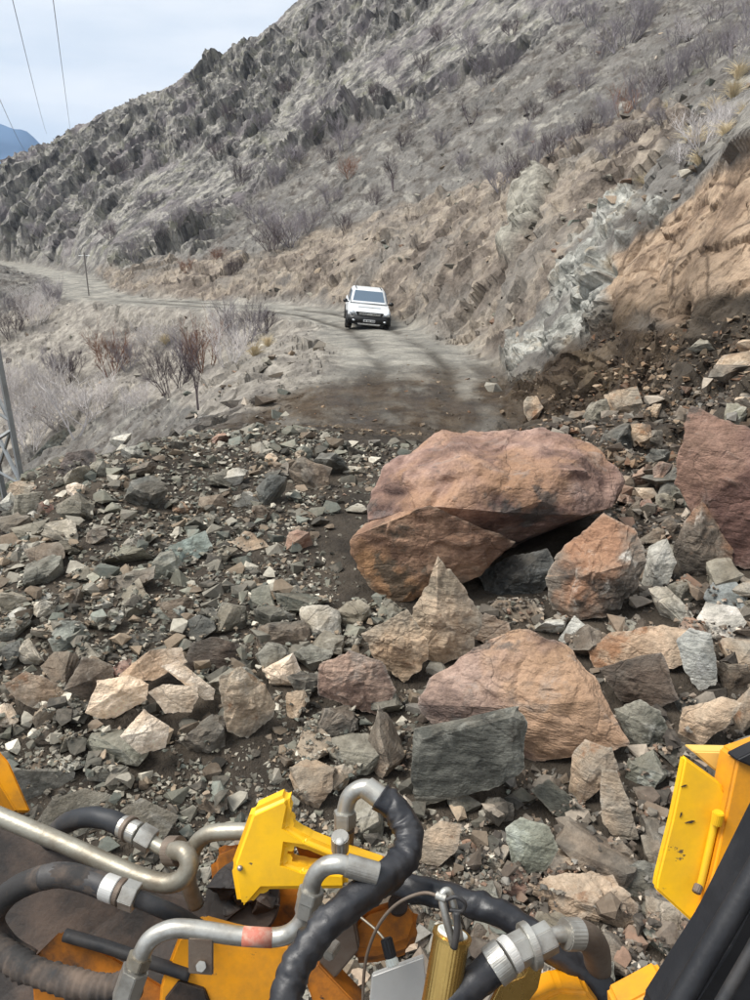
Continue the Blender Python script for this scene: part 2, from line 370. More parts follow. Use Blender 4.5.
def mesh_from(name, verts, faces, mat=None, parent=None, smooth=False, link=True):
    me = bpy.data.meshes.new(name); me.from_pydata([tuple(v) for v in verts], [], [tuple(f) for f in faces])
    if mat: me.materials.append(mat)
    if smooth: me.polygons.foreach_set('use_smooth', [True]*len(me.polygons))
    me.update()
    if not link: return me
    o = bpy.data.objects.new(name, me); COL.objects.link(o)
    if parent: o.parent = parent
    return o
def fast_mesh(name, V, Fq, mat=None, smooth=True):
    """numpy arrays of vertices and equal-sided faces"""
    me = bpy.data.meshes.new(name); n, k = Fq.shape
    me.vertices.add(len(V)); me.vertices.foreach_set('co', np.ascontiguousarray(V, np.float32).ravel())
    me.loops.add(n*k); me.loops.foreach_set('vertex_index', np.ascontiguousarray(Fq, np.int32).ravel())
    me.polygons.add(n); me.polygons.foreach_set('loop_start', np.arange(0, n*k, k, dtype=np.int32))
    try: me.polygons.foreach_set('loop_total', np.full(n, k, np.int32))
    except Exception: pass
    me.polygons.foreach_set('use_smooth', np.full(n, smooth))
    if mat: me.materials.append(mat)
    me.update(calc_edges=True); me.validate()
    return me
def tag(o, label=None, cat=None, group=None, kind=None):
    for k, v in (('label', label), ('category', cat), ('group', group), ('kind', kind)):
        if v: o[k] = v
    return o

ii = np.arange(NA*NR).reshape(NA, NR)
quads = np.stack([ii[:-1, :-1], ii[:-1, 1:], ii[1:, 1:], ii[1:, :-1]], -1).reshape(-1, 4)
GN = grid_normals(P1)
M['far'] = sstep(18, 50, RR).astype(np.float32)
M['mud'] = (sstep(3, 1, np.abs(RD-.3+.8*vnoise(P0*.3, 6)))*sstep(12, 15, RR)*(1-sstep(23, 28, RR+2*vnoise(P0*.4, 9)))).astype(np.float32) if False else ((1-sstep(1.4+2.0*(1-sstep(15, 19, RR)), 3.0+2.0*(1-sstep(15, 19, RR)), np.abs(RD-.3+.8*vnoise(P0*.3, 6))))*sstep(11, 13, RR)*(1-sstep(17.5, 22, RR+2*vnoise(P0*.4, 9)))).astype(np.float32)
M['rut'] = (np.exp(-((np.abs(RD+.12*vnoise(P0*.25, 61))-.85)/.24)**2)*sstep(12, 14, RR)*(RR < 60)*sstep(-.5, .2, fbm(P0*.3, 3, 62))).astype(np.float32)
qc = lambda m: m[quads].mean(1)
cls = np.zeros(len(quads), int)
cls[qc(M['bed']) > .5] = 1; cls[qc(M['road']) > .5] = 2
cls[(qc(M['brown'])+qc(M['pale'])+qc(M['debris']) > .5) & (cls == 0)] = 3
cls[(qc(M['crag']) > .5) & (cls == 0)] = 4
for k, nm, lb in ((0, 'hillside', 'grey scree hillside rising above and falling away below the track'), (1, 'rubble_ground', 'trodden stony earth under the rockfall'), (2, 'dirt_road', 'muddy unpaved track winding along the hillside'),
                  (3, 'cut_bank', 'brown and pale cut bank beside the rockfall'), (4, 'crag_face', 'lichen-mottled rocky mountain face')):
    f = quads[cls == k]; u, inv = np.unique(f, return_inverse=True)
    me = fast_mesh(nm, P1[u], inv.reshape(-1, 4), MAT_T, k not in (0, 3, 4))
    for key in ('tan2', 'crag', 'tan', 'debris', 'brown', 'pale', 'slab', 'bed', 'road', 'mud', 'far', 'rut'):
        a = me.attributes.new(key, 'FLOAT', 'POINT'); a.data.foreach_set('value', M[key][u].astype(np.float32))
    me.normals_split_custom_set_from_vertices(GN[u].astype(float).tolist()) if False else None
    o = bpy.data.objects.new(nm, me); COL.objects.link(o); tag(o, lb, kind='structure')

def ground_z(x, y):
    """height of the finished terrain at points, read from the grid"""
    x, y = np.atleast_1d(x).astype(float), np.atleast_1d(y).astype(float)
    R = np.hypot(x, y); a = np.arctan2(x, y)
    i = np.interp(a, azs, np.arange(NA)); j = np.interp(R, Rs, np.arange(NR))
    i0 = np.clip(i.astype(int), 0, NA-2); j0 = np.clip(j.astype(int), 0, NR-2); fi, fj = i-i0, j-j0
    g = P1[:, 2].reshape(NA, NR)
    return g[i0, j0]*(1-fi)*(1-fj)+g[i0+1, j0]*fi*(1-fj)+g[i0, j0+1]*(1-fi)*fj+g[i0+1, j0+1]*fi*fj
def on_ground(px, py, Rmax=320):
    """the point of the terrain seen at a photo pixel"""
    d = ray(px, py); h = hypot(d[0], d[1]); R = np.geomspace(2.2, Rmax, 900)
    z = ground_z(d[0]/h*R, d[1]/h*R); k = np.where(z >= d[2]/h*R)[0]
    r = R[k[0]] if len(k) else Rmax
    return np.array([d[0]/h*r, d[1]/h*r, ground_z(d[0]/h*r, d[1]/h*r)[0]])

# ------------------------------------------------------------------ rock materials
def rock_material(name, cs, patch, pamt, scuff, samt, dust=lin(112, 102, 88), damt=.45, sc=2.2, rough=.9, spec=.3, stain=None):
    m, t, B = node_mat(name); g = G(t)
    oi = g.N.new('ShaderNodeObjectInfo')
    p = g.N.new('ShaderNodeVectorMath'); p.operation = 'ADD'; g.L.new(g.coord(), p.inputs[0])
    r3 = g.math('MULTIPLY', oi.outputs['Random'], 37.0); g.L.new(r3, p.inputs[1]); p = p.outputs[0]
    w = g.noise(p, sc, 6, .62, .3)
    c = g.ramp(w, (.35, cs[0]), (.46, cs[1]), (.56, cs[2]), (.66, cs[3] if len(cs) > 3 else cs[0]))
    c = g.mix(1, c, g.math('MULTIPLY_ADD', g.math('SUBTRACT', g.noise(p, sc*4, 8, .75), .5), 1.7, 1.0), 'MULTIPLY')
    c = g.mix(g.math('MULTIPLY', g.ramp(g.noise(p, sc*.55, 5, .6), (.50, 0), (.58, 1)), pamt), c, patch)
    if stain: c = g.mix(g.math('MULTIPLY', g.ramp(g.noise(g.map(p, (1, 1.6, 1), loc=(3, 1, 7)), sc*1.1, 6, .62), (.585, 0), (.63, 1)), .8), c, stain)
    vein = g.noise(g.map(p, (1, 2.4, .6), rot=(.5, .3, .9)), sc*1.7, 7, .68, .5)
    c = g.mix(g.math('MULTIPLY', g.ramp(vein, (.56, 0), (.66, 1)), samt), c, scuff)
    # worn, chalky edges
    pt = g.geo('Pointiness'); c = g.mix(g.math('MULTIPLY', g.ramp(pt, (.52, 0), (.60, 1)), .55), c, g.mix(.5, c, lin(190, 184, 172)))
    nrm = g.N.new('ShaderNodeSeparateXYZ'); g.L.new(g.geo('Normal'), nrm.inputs[0])
    up = g.ramp(nrm.outputs[2], (.35, 0), (.9, 1)); du = g.math('MULTIPLY', g.math('MULTIPLY', up, g.ramp(g.noise(p, 3.5, 5, .65), (.4, 0), (.62, 1))), damt)
    c = g.mix(du, c, dust)
    sp = g.math('MULTIPLY_ADD', g.math('SUBTRACT', g.noise(p, 34, 5, .75), .5), 1.1, 1.0); c = g.mix(1, c, sp, 'MULTIPLY')
    c = g.mix(1, c, oi.outputs['Color'], 'MULTIPLY')
    g.put(c, B.inputs['Base Color']); B.inputs['Roughness'].default_value = rough; B.inputs['Specular IOR Level'].default_value = spec
    crack = g.ramp(g.voro(g.mix(.22, p, g.noise(p, 3, 4, col=True)), 2.6, 'DISTANCE_TO_EDGE'), (0, 0), (.02, 1))
    c = g.mix(g.ramp(crack, (0, .35), (.5, 0)), c, lin(52, 44, 38)); g.put(c, B.inputs['Base Color'])
    h = g.math('ADD', g.math('MULTIPLY', g.noise(p, 14, 8, .72), .6), g.math('MULTIPLY', g.noise(p, 55, 4, .7), .16))
    h = g.math('ADD', h, g.math('MULTIPLY', g.noise(g.map(p, (1, 1, 5), rot=(.6, .4, 0)), 4, 5, .6), .6))
    g.L.new(g.bump(g.math('ADD', h, g.math('MULTIPLY', crack, .12)), 1.0, .045), B.inputs['Normal'])
    return m
RM = {
    'rust': rock_material('rust_coated_rock', [lin(88, 68, 60), lin(130, 102, 88), lin(160, 130, 112), lin(104, 84, 75)], lin(178, 136, 96), .6, lin(140, 138, 132), .4, lin(160, 124, 96), .35, 1.5, stain=lin(74, 74, 70)),
    'red': rock_material('reddish_rock', [lin(98, 70, 62), lin(132, 96, 84), lin(152, 116, 102), lin(112, 86, 76)], lin(160, 124, 100), .5, lin(176, 166, 154), .22, lin(150, 120, 100), .35, 1.7, stain=lin(92, 86, 80)),
    'tan': rock_material('tan_rock', [lin(112, 92, 76), lin(164, 138, 112), lin(188, 164, 138), lin(136, 122, 104)], lin(126, 124, 116), .55, lin(204, 194, 178), .4, stain=lin(150, 104, 70)),
    'cream': rock_material('cream_rock', [lin(180, 154, 126), lin(214, 192, 164), lin(228, 210, 186), lin(198, 176, 150)], lin(190, 156, 120), .5, lin(226, 216, 200), .4, lin(190, 170, 146), .2),
    'pale': rock_material('pale_grey_rock', [lin(124, 124, 118), lin(172, 170, 160), lin(202, 198, 188), lin(150, 146, 138)], lin(182, 168, 144), .4, lin(226, 222, 214), .5, damt=.2),
    'grey': rock_material('grey_rock', [lin(70, 70, 62), lin(114, 111, 100), lin(144, 140, 127), lin(92, 90, 80)], lin(138, 128, 110), .5, lin(184, 182, 174), .45),
    'green': rock_material('green_grey_rock', [lin(76, 79, 72), lin(114, 116, 106), lin(144, 146, 134), lin(94, 94, 84)], lin(130, 126, 108), .45, lin(188, 192, 186), .5),
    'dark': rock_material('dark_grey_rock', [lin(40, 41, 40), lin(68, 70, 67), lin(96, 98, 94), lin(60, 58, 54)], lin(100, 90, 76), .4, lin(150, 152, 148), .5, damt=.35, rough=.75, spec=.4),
    'brown': rock_material('brown_rock', [lin(70, 60, 52), lin(110, 95, 82), lin(134, 118, 102), lin(84, 74, 66)], lin(108, 106, 98), .5, lin(158, 152, 142), .35),
    'mixed': rock_material('rust_stained_grey_rock', [lin(62, 58, 54), lin(100, 92, 84), lin(128, 116, 104), lin(80, 72, 66)], lin(152, 108, 80), .9, lin(200, 196, 188), .6, lin(160, 122, 94), .5, 1.8, stain=lin(48, 46, 44)),
}
COLNAME = {'rust': 'rust-brown', 'red': 'reddish brown', 'tan': 'tan', 'cream': 'cream', 'pale': 'pale grey', 'grey': 'grey', 'green': 'green-grey', 'dark': 'dark grey', 'brown': 'brown', 'mixed': 'grey and rust'}

# ------------------------------------------------------------------ rock shapes
_ico = {}
def ico(level):
    if level not in _ico:
        b = bmesh.new(); bmesh.ops.create_icosphere(b, subdivisions=level, radius=1)
        v = np.array([x.co[:] for x in b.verts]); f = np.array([[x.index for x in q.verts] for q in b.faces]); b.free()
        v /= np.linalg.norm(v, axis=1, keepdims=True); _ico[level] = (v, f)
    return _ico[level]
def hull_planes(pts):
    b = bmesh.new()
    for p in pts: b.verts.new(p)
    bmesh.ops.convex_hull(b, input=b.verts[:])
    pl = []
    for f in b.faces:
        if f.calc_area() > 1e-9: f.normal_update(); pl.append((np.array(f.normal), float(f.normal.dot(f.verts[0].co))))
    b.free()
    n = np.array([a for a, _ in pl]); d = np.array([b for _, b in pl]); s = np.sign(d); s[s == 0] = 1
    return n*s[:, None], np.maximum(np.abs(d), 1e-4)
def roughen(V, size, seed, amt=1.0, fine=True):
    """knock a clean polyhedron about: chipped facets, ledges, grain"""
    q = V/size+seed*3.17
    u = V/(np.linalg.norm(V, axis=1, keepdims=True)+1e-9)
    a = np.random.default_rng(seed).normal(size=3); a /= np.linalg.norm(a)
    w = q+.25*np.stack([fbm(q*1.5, 2, seed+k) for k in (1, 2, 3)], 1)
    h = (V@a)/size*4.5+1.5*vnoise(q*1.3, seed)
    led = (h-np.floor(h)); led = np.minimum(led, 3*(1-led))*.03
    a1, e1 = facet(w*.9, seed+5, .10, .17); a2, e2 = facet(w*2.4, seed+6, .04, .09); a1 = a1*sstep(0, .22, e1); a2 = a2*sstep(0, .25, e2)
    d = .05*fbm(q*1.7, 3, seed+1)+led+a1+a2-.02*(1-sstep(0, .12, e1))
    if fine: d = d+.034*fbm(q*6, 4, seed+2, .65)-.03*np.maximum(0, fbm(q*3.3, 3, seed+4, .6, True)-.35)
    return V+u*(d*size*amt)[:, None]
def hull_mesh(pts, k=1):
    """convex hull of points, each face split k x k, shared vertices merged"""
    b = bmesh.new()
    for p in pts: b.verts.new(p)
    r = bmesh.ops.convex_hull(b, input=b.verts[:])
    bmesh.ops.delete(b, geom=[v for v in b.verts if not v.link_faces], context='VERTS')
    b.verts.index_update()
    V = np.array([v.co[:] for v in b.verts]); T = np.array([[v.index for v in f.verts] for f in b.faces]); b.free()
    if k == 1: return V, T
    idx, bar = {}, []
    for i in range(k+1):
        for j in range(k+1-i): idx[i, j] = len(bar); bar.append((i/k, j/k, 1-(i+j)/k))
    tri = []
    for i in range(k):
        for j in range(k-i):
            tri.append((idx[i, j], idx[i+1, j], idx[i, j+1]))
            if i+j < k-1: tri.append((idx[i+1, j], idx[i+1, j+1], idx[i, j+1]))
    bar = np.array(bar); tri = np.array(tri)
    P = np.einsum('bk,tkc->tbc', bar, V[T]).reshape(-1, 3); Fq = (tri[None]+(np.arange(len(T))*len(bar))[:, None, None]).reshape(-1, 3)
    q = np.round(P/(np.abs(P).max()*1e-5)).astype(np.int64)
    _, first, inv = np.unique(q, axis=0, return_index=True, return_inverse=True)
    Fq = inv.reshape(-1)[Fq]; Fq = Fq[(Fq[:, 0] != Fq[:, 1]) & (Fq[:, 1] != Fq[:, 2]) & (Fq[:, 0] != Fq[:, 2])]
    return P[first], Fq
def cut_rock(seed, dims, n=13, k=4, amt=1.0):
    """angular rock inside a box of half sizes dims"""
    r = np.random.default_rng(seed); dims = np.array(dims)
    p = r.normal(size=(n, 3)); p /= (np.abs(p)**3.2).sum(1, keepdims=True)**(1/3.2)
    p *= r.uniform(.82, 1.0, (n, 1)); p -= (p.max(0)+p.min(0))/2; p /= np.abs(p).max(0)
    V, f = hull_mesh(p*dims, k)
    return (roughen(V, float(np.cbrt(dims.prod())), seed, amt) if k > 1 else V), f
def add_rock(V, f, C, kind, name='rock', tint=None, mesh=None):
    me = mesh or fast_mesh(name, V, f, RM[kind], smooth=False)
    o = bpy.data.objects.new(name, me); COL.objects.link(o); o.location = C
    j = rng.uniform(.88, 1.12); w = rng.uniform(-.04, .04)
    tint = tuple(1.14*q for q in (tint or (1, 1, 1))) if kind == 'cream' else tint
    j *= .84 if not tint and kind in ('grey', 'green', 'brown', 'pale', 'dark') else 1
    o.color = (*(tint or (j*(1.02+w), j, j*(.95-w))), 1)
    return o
ROCKS = []                                  # (object, photo x, photo y, width, height, kind, shape word)
HX0, HX1, HY0, HY1, HS = -9.0, 10.0, 1.5, 14.5, .04
_gx, _gy = np.meshgrid(np.arange(HX0, HX1, HS), np.arange(HY0, HY1, HS), indexing='ij')
HM = ground_z(_gx.ravel(), _gy.ravel()).reshape(_gx.shape); HG = HM.copy()
def splat(P):
    i = ((P[:, 0]-HX0)/HS).astype(int); j = ((P[:, 1]-HY0)/HS).astype(int)
    k = (i >= 0) & (j >= 0) & (i < HM.shape[0]) & (j < HM.shape[1])
    np.maximum.at(HM, (i[k], j[k]), P[k, 2])
def hero(pts, R, kind, label, level=5, amt=1.0, tint=None, name='boulder', sc=None, near=0):
    """a boulder whose corners were surveyed: photo x, photo y and depth behind its foot"""
    low = max(pts, key=lambda p: p[1]); g = on_ground(low[0], min(low[1]-3, 960)); R = hypot(g[0], g[1])-.03-(.14 if kind == 'cream' else 0)
    sc = sc or (.32 if R < 4.8 else .5)
    P = np.array([at_R(x, y, R+d*sc) for x, y, d in pts])
    back = P.mean(0)+np.array([P[:, 0].mean()*.0, .5*(P[:, 0].max()-P[:, 0].min()), -.25*(P[:, 2].max()-P[:, 2].min())])
    P = np.r_[P, [back]]; C = (P.max(0)+P.min(0))/2; ext = P.max(0)-P.min(0)
    V, f = hull_mesh(P-C, {6: 40, 5: 26, 4: 14}[level])
    V = roughen(V, float(np.cbrt(ext.prod()))*.5, len(ROCKS)+3, amt*(.6 if level == 6 else .8 if level == 5 else .6))*(.96 if level > 4 else .98)
    o = add_rock(V, f, C, kind, name, tint); splat(V+C)
    qx, qy = zip(*[(a, b) for a, b, _ in pts])
    o['label'] = label; o['category'] = 'boulder' if name == 'boulder' else 'rock'; o['group'] = 'rocks fallen in the slide'
    ROCKS.append((o, (min(qx)+max(qx))/2, (min(qy)+max(qy))/2, max(qx)-min(qx), max(qy)-min(qy), kind, 'hero'))
    return o
def boxrock(x0, y0, x1, y1, kind, label=None, tilt=0, depth=.8, n=13, level=4, tint=None, dR=0, shape='angular', name='rock'):
    """a rock that fills a box of the photograph, resting on the ground below it"""
    cx, cy = (x0+x1)/2, (y0+y1)/2; g = on_ground(cx, y1-.12*(y1-y0)); R = hypot(g[0], g[1])
    dep = g[1]*cos(TH)-g[2]*sin(TH); w, h = (x1-x0)/2*dep/F, (y1-y0)/2*dep/F
    R += dR+.25*w; C = at_R(cx, cy, R)
    v = C/np.linalg.norm(C); r = np.cross(v, (0, 0, 1)); r /= np.linalg.norm(r); u = np.cross(r, v)
    V, f = cut_rock(int(x0*7+y0*13)+1, (w*1.12, max(w, h)*depth, h*1.15), n, 6 if level == 4 else 4)
    if tilt:
        c_, s_ = cos(radians(tilt)), sin(radians(tilt)); k = 1/(abs(c_)+abs(s_)*.5)
        V = np.stack([V[:, 0]*c_-V[:, 2]*s_, V[:, 1], V[:, 0]*s_+V[:, 2]*c_], 1)
    V = V[:, :1]*r+V[:, 1:2]*v+V[:, 2:]*u
    o = add_rock(V, f, C, kind, name, tint); splat(V+C)
    o['category'] = 'rock'; o['group'] = 'rocks fallen in the slide'
    if label: o['label'] = label
    asp = (x1-x0)/max(1, y1-y0)
    ROCKS.append((o, cx, cy, x1-x0, y1-y0, kind, 'hero' if label else shape if shape != 'angular' else ('flat' if asp > 1.9 else 'upright' if asp < .75 else 'angular')))
    return o

big = hero([(366, 492, .75), (388, 460, 1.1), (440, 425, 1.55), (480, 421, 1.65), (560, 424, 1.65), (604, 442, 1.5), (628, 480, 1.15), (622, 506, .9), (588, 515, .62), (545, 500, .38), (508, 512, .22), (432, 506, .12), (372, 520, .5), (400, 470, .62), (392, 601, 1.2),
      (500, 474, .42), (565, 468, .66), (455, 458, .55), (590, 500, 2.4), (500, 500, 2.5)], 5.35, 'rust', 'huge rust-red boulder, by far the largest rock of the slide', 6, 1.0, (.95, .91, .93), 'boulder', .8)
low = hero([(349, 548, .3), (392, 612, .16), (360, 522, .5), (430, 504, .0), (520, 542, .16), (480, 578, .16), (349, 536, .22), (440, 566, .02), (360, 575, .2), (420, 520, 1.3), (500, 545, 1.2)], 5.35, 'rust', 'x', 5, .8, (1.0, .90, .76), 'lower_block', .8)
ROCKS.pop(); [low.__delitem__(k) for k in ('label', 'category', 'group')]
low.parent = big; low.location = low.location-big.location; low['label'] = 'orange-brown broken lower block with a flat front face'
hero([(689, 402, .5), (681, 440, .25), (670, 484, .2), (690, 520, 0), (712, 560, 0), (745, 575, 0), (702, 418, .5), (752, 430, .5), (800, 445, .5), (815, 560, .1), (730, 480, -.05), (700, 500, 1.2), (790, 500, 1.4)], 6.0, 'red', 'tall reddish boulder with a pointed top, cut off by the photo edge', 6, 1.0, (.84, .83, .82))
hero([(702, 496, .25), (734, 546, .3), (736, 574, .15), (716, 583, .05), (680, 580, .1), (671, 545, .25), (700, 540, 0), (703, 560, 0), (705, 560, .7)], 5.55, 'mixed', 'pointed reddish wedge with white streaks, leaning on the tall reddish boulder', 5)
hero([(545, 577, .15), (565, 541, .4), (604, 512, .55), (637, 526, .5), (649, 560, .3), (640, 590, .15), (606, 617, 0), (556, 622, .05), (546, 602, .1), (590, 575, -.05), (625, 566, .0), (600, 570, 1.0)], 5.0, 'mixed', 'rust-topped grey boulder with white scuffs, right of the black cavity', 5, 1.0)
hero([(648, 546, .3), (667, 538, .3), (677, 562, .2), (668, 587, .05), (652, 592, .0), (641, 585, .15), (655, 565, 0), (660, 565, .5)], 5.25, 'pale', 'whitish egg-shaped rock wedged beside the rust-topped grey boulder', 4)
hero([(438, 556, .35), (484, 616, .3), (474, 655, .05), (440, 668, 0), (424, 658, 0), (404, 632, .2), (418, 600, .25), (436, 610, -.06), (450, 630, .7)], 4.55, 'tan', 'tan pyramid-shaped rock standing on end below the huge rust-red boulder', 5)
hero([(360, 634, .2), (408, 607, .3), (428, 640, .1), (430, 660, .02), (404, 684, 0), (378, 668, .1), (400, 640, 0), (395, 650, .6)], 4.45, 'tan', 'tan and orange rock leaning against the left foot of the tan pyramid', 5, 1, (1.05, 1, .92))
hero([(414, 705, .1), (428, 678, .4), (462, 654, .75), (520, 628, 1.05), (562, 640, 1.05), (602, 682, .7), (634, 746, .2), (612, 757, .1), (530, 765, .05), (440, 735, .05), (528, 708, 0), (598, 700, .25), (470, 690, .15), (540, 690, 1.6)], 3.95, 'rust', 'broad domed tan and red boulder right behind the dark squared block', 5, .9, (1.08, 1.1, 1.12))
hero([(411, 728, .28), (520, 705, .32), (529, 722, .22), (527, 768, .06), (500, 788, 0), (413, 811, .0), (409, 765, .12), (514, 716, .12), (515, 760, 0), (470, 750, .75), (420, 740, .1)], 3.62, 'dark', 'large dark squared block with a pale scuffed face', 5, .6, (1.3, 1.24, 1.12), 'boulder')
hero([(317, 664, .2), (350, 650, .25), (384, 662, .2), (396, 690, .1), (382, 717, 0), (345, 708, 0), (317, 696, .05), (345, 680, -.02), (355, 680, .6)], 4.2, 'rust', 'squarish rust and tan rock left of the broad domed boulder', 5, 1, (1.1, 1.12, 1.1))
hero([(84, 713, .05), (97, 681, .2), (130, 674, .28), (150, 684, .2), (148, 700, .05), (113, 719, 0), (100, 720, 0), (120, 690, .0), (120, 700, .35)], 3.95, 'cream', 'cream rock, leftmost piece of the split cream cluster', 4, 1.1, (1.02, .96, .9), 'rock')
hero([(117, 676, .1), (150, 649, .25), (182, 647, .3), (187, 662, .2), (152, 682, .0), (122, 682, .0), (150, 660, .45)], 4.12, 'cream', 'cream rock, highest piece of the split cream cluster', 4, 1, (.95, .92, .9), 'rock')
hero([(147, 692, .1), (163, 684, .15), (196, 686, .15), (199, 697, .05), (192, 713, 0), (165, 714, 0), (172, 695, .35)], 3.95, 'cream', 'cream rock, middle piece of the split cream cluster with a cracked face', 4, 1, None, 'rock')
hero([(160, 666, .2), (178, 660, .3), (216, 690, .15), (214, 700, .08), (205, 701, .05), (180, 678, .1), (190, 685, .3)], 4.0, 'cream', 'cream slab, right-hand piece of the split cream cluster', 4, 1, None, 'rock')
hero([(120, 736, .08), (144, 709, .25), (169, 726, .15), (166, 748, .02), (141, 755, 0), (147, 732, .0), (148, 735, .35)], 3.72, 'cream', 'clean whitish cream rock lying alone below the split cream cluster', 4, .8, (1.06, 1.04, 1.02), 'rock')
hero([(216, 676, .15), (240, 667, .25), (262, 680, .25), (279, 706, .12), (274, 718, .05), (248, 740, 0), (226, 733, 0), (240, 700, 0), (248, 700, .45)], 3.85, 'tan', 'grey and tan block with an orange stained corner, right of the cream cluster', 5, 1, (.98, 1.0, .98), 'rock')
hero([(107, 649, .05), (125, 635, .2), (165, 631, .3), (192, 635, .25), (188, 645, .1), (122, 654, 0), (150, 645, .4)], 4.45, 'dark', 'long thin dark slab lying above the split cream cluster', 4, .8, None, 'rock')
hero([(47, 640, .1), (60, 620, .3), (80, 620, .3), (97, 642, .15), (92, 655, .03), (54, 656, 0), (72, 640, 0), (72, 640, .5)], 4.55, 'green', 'light green-grey block left of the long thin dark slab', 4, 1, (1.1, 1.1, 1.1), 'rock')
hero([(64, 690, .1), (82, 656, .3), (112, 664, .25), (118, 690, .1), (94, 706, 0), (90, 680, 0), (92, 682, .4)], 4.1, 'brown', 'brown pyramid-shaped rock left of the split cream cluster', 4, 1, None, 'rock')
hero([(3, 684, .1), (25, 671, .25), (62, 684, .15), (66, 694, .05), (38, 711, 0), (15, 700, 0), (35, 690, .35)], 4.05, 'tan', 'flat buff rock near the left edge, beside the brown pyramid-shaped rock', 4, 1, (1.02, 1, .98), 'rock')
hero([(6, 770, .1), (60, 768, .2), (76, 772, .15), (72, 790, .02), (66, 802, 0), (10, 806, 0), (30, 785, .4)], 3.4, 'grey', 'flat grey slab with a pale top edge beside the yellow boom edge', 4, .8, (.95, .93, .93), 'rock')
hero([(30, 830, .05), (50, 800, .25), (85, 787, .35), (112, 795, .3), (117, 808, .15), (100, 836, 0), (45, 850, 0), (70, 820, .5)], 3.2, 'grey', 'big flat oval grey stone behind the steel pipe', 4, .7, (1.0, .97, .93), 'rock')
hero([(110, 818, .1), (140, 797, .3), (180, 816, .15), (164, 838, 0), (140, 850, 0), (122, 835, .02), (145, 820, .35)], 3.2, 'grey', 'flat grey-brown stone just beyond the short black hose end', 4, .7, (.9, .87, .83), 'rock')
hero([(415, 862, .05), (418, 836, .15), (440, 820, .25), (462, 824, .22), (458, 850, .05), (438, 868, 0), (440, 845, .4)], 3.2, 'tan', 'smooth rounded tan stone below the dark squared block', 4, .6, (1.1, 1.06, 1.0), 'rock')
hero([(530, 885, .25), (565, 872, .4), (612, 875, .4), (642, 905, .2), (638, 935, .02), (590, 932, 0), (550, 920, 0), (575, 900, .0), (580, 905, .5)], 2.75, 'tan', 'big rough tan rock with earth clods, near the black door pillar', 5, 1.3, (.9, .88, .85), 'rock')
hero([(568, 800, .1), (571, 755, .3), (585, 739, .35), (612, 746, .3), (620, 770, .15), (600, 790, 0), (580, 806, 0), (590, 770, 0), (592, 775, .45)], 3.55, 'tan', 'upright tan stone with pitted face at the foot of the domed boulder', 4, 1.2, (1.02, 1, .96), 'rock')
hero([(600, 800, .1), (601, 768, .25), (617, 770, .25), (628, 800, .12), (640, 840, 0), (618, 842, 0), (602, 822, .02), (615, 800, .3)], 3.35, 'tan', 'long tapering buff stone propped against the upright tan stone', 4, 1, (.95, .96, .94), 'rock')
hero([(505, 830, .15), (520, 816, .25), (550, 826, .25), (560, 850, .1), (545, 872, 0), (512, 875, 0), (530, 845, 0), (530, 845, .35)], 3.05, 'green', 'pale green-grey stone with a patch of yellow lichen', 4, 1, (1.1, 1.12, 1.05), 'rock')
hero([(531, 790, .2), (548, 778, .3), (575, 800, .2), (598, 826, .02), (580, 826, 0), (552, 815, .02), (560, 800, .35)], 3.3, 'dark', 'mossy dark slab sloping down beside the upright tan stone', 4, 1, (1.05, 1.02, .9), 'rock')
hero([(612, 708, .15), (640, 699, .3), (660, 712, .25), (674, 738, .1), (660, 750, 0), (630, 748, 0), (645, 725, 0), (645, 725, .4)], 3.95, 'grey', 'mottled grey rock with white scuffs right of the domed boulder', 4, 1, (1.02, 1.02, .98), 'rock')
hero([(676, 735, .1), (682, 708, .25), (722, 696, .3), (743, 703, .25), (732, 722, .1), (700, 748, 0), (705, 720, 0), (710, 722, .4)], 4.05, 'tan', 'wedge of tan rock with a grey lower face near the yellow bracket', 4, 1, (1.03, 1, .95), 'rock')
hero([(584, 650, .15), (610, 632, .4), (660, 625, .5), (690, 630, .45), (698, 650, .25), (680, 668, .05), (620, 672, 0), (592, 668, .05), (640, 655, .7)], 4.55, 'tan', 'wide flat tan slab lying over the dark brown block', 5, 1, (1.06, 1.02, .98), 'rock')
hero([(598, 668, .1), (640, 655, .25), (662, 652, .25), (680, 700, .05), (650, 712, 0), (620, 702, 0), (640, 680, 0), (640, 680, .5)], 4.25, 'brown', 'dark brown block with a white scuff under the wide flat tan slab', 4, .9, (.72, .68, .66), 'rock')
hero([(676, 640, .15), (690, 627, .25), (712, 632, .25), (716, 660, .1), (718, 682, .02), (700, 692, 0), (684, 670, .02), (698, 655, 0), (700, 655, .4)], 4.35, 'pale', 'tall pale grey rock right of the wide flat tan slab', 4, 1, (.95, .96, .96), 'rock')
hero([(697, 618, .15), (706, 602, .3), (735, 606, .3), (748, 622, .2), (738, 636, .02), (712, 640, 0), (700, 635, .05), (720, 620, .4)], 4.75, 'pale', 'white rock with an orange-tan face above the tall pale grey rock', 4, 1, (1.02, .97, .93), 'rock')
hero([(702, 596, .15), (712, 582, .3), (736, 580, .3), (748, 598, .2), (746, 610, .05), (725, 612, 0), (708, 606, .05), (725, 596, .35)], 5.0, 'green', 'bluish grey rounded rock right of the pointed reddish wedge', 4, 1, (.98, 1.03, 1.15), 'rock')
hero([(469, 630, .1), (485, 613, .25), (508, 622, .2), (511, 634, .08), (490, 646, 0), (474, 640, .02), (490, 630, .3)], 4.4, 'tan', 'small rough tan rock resting on the broad domed boulder', 4, 1.2, (.92, .88, .86), 'rock')
hero([(482, 612, .15), (495, 600, .3), (535, 601, .3), (544, 614, .15), (536, 626, .02), (492, 624, 0), (515, 612, .4)], 4.8, 'brown', 'flat brown-grey stone between the tan pyramid and the black cavity', 4, 1, None, 'rock')
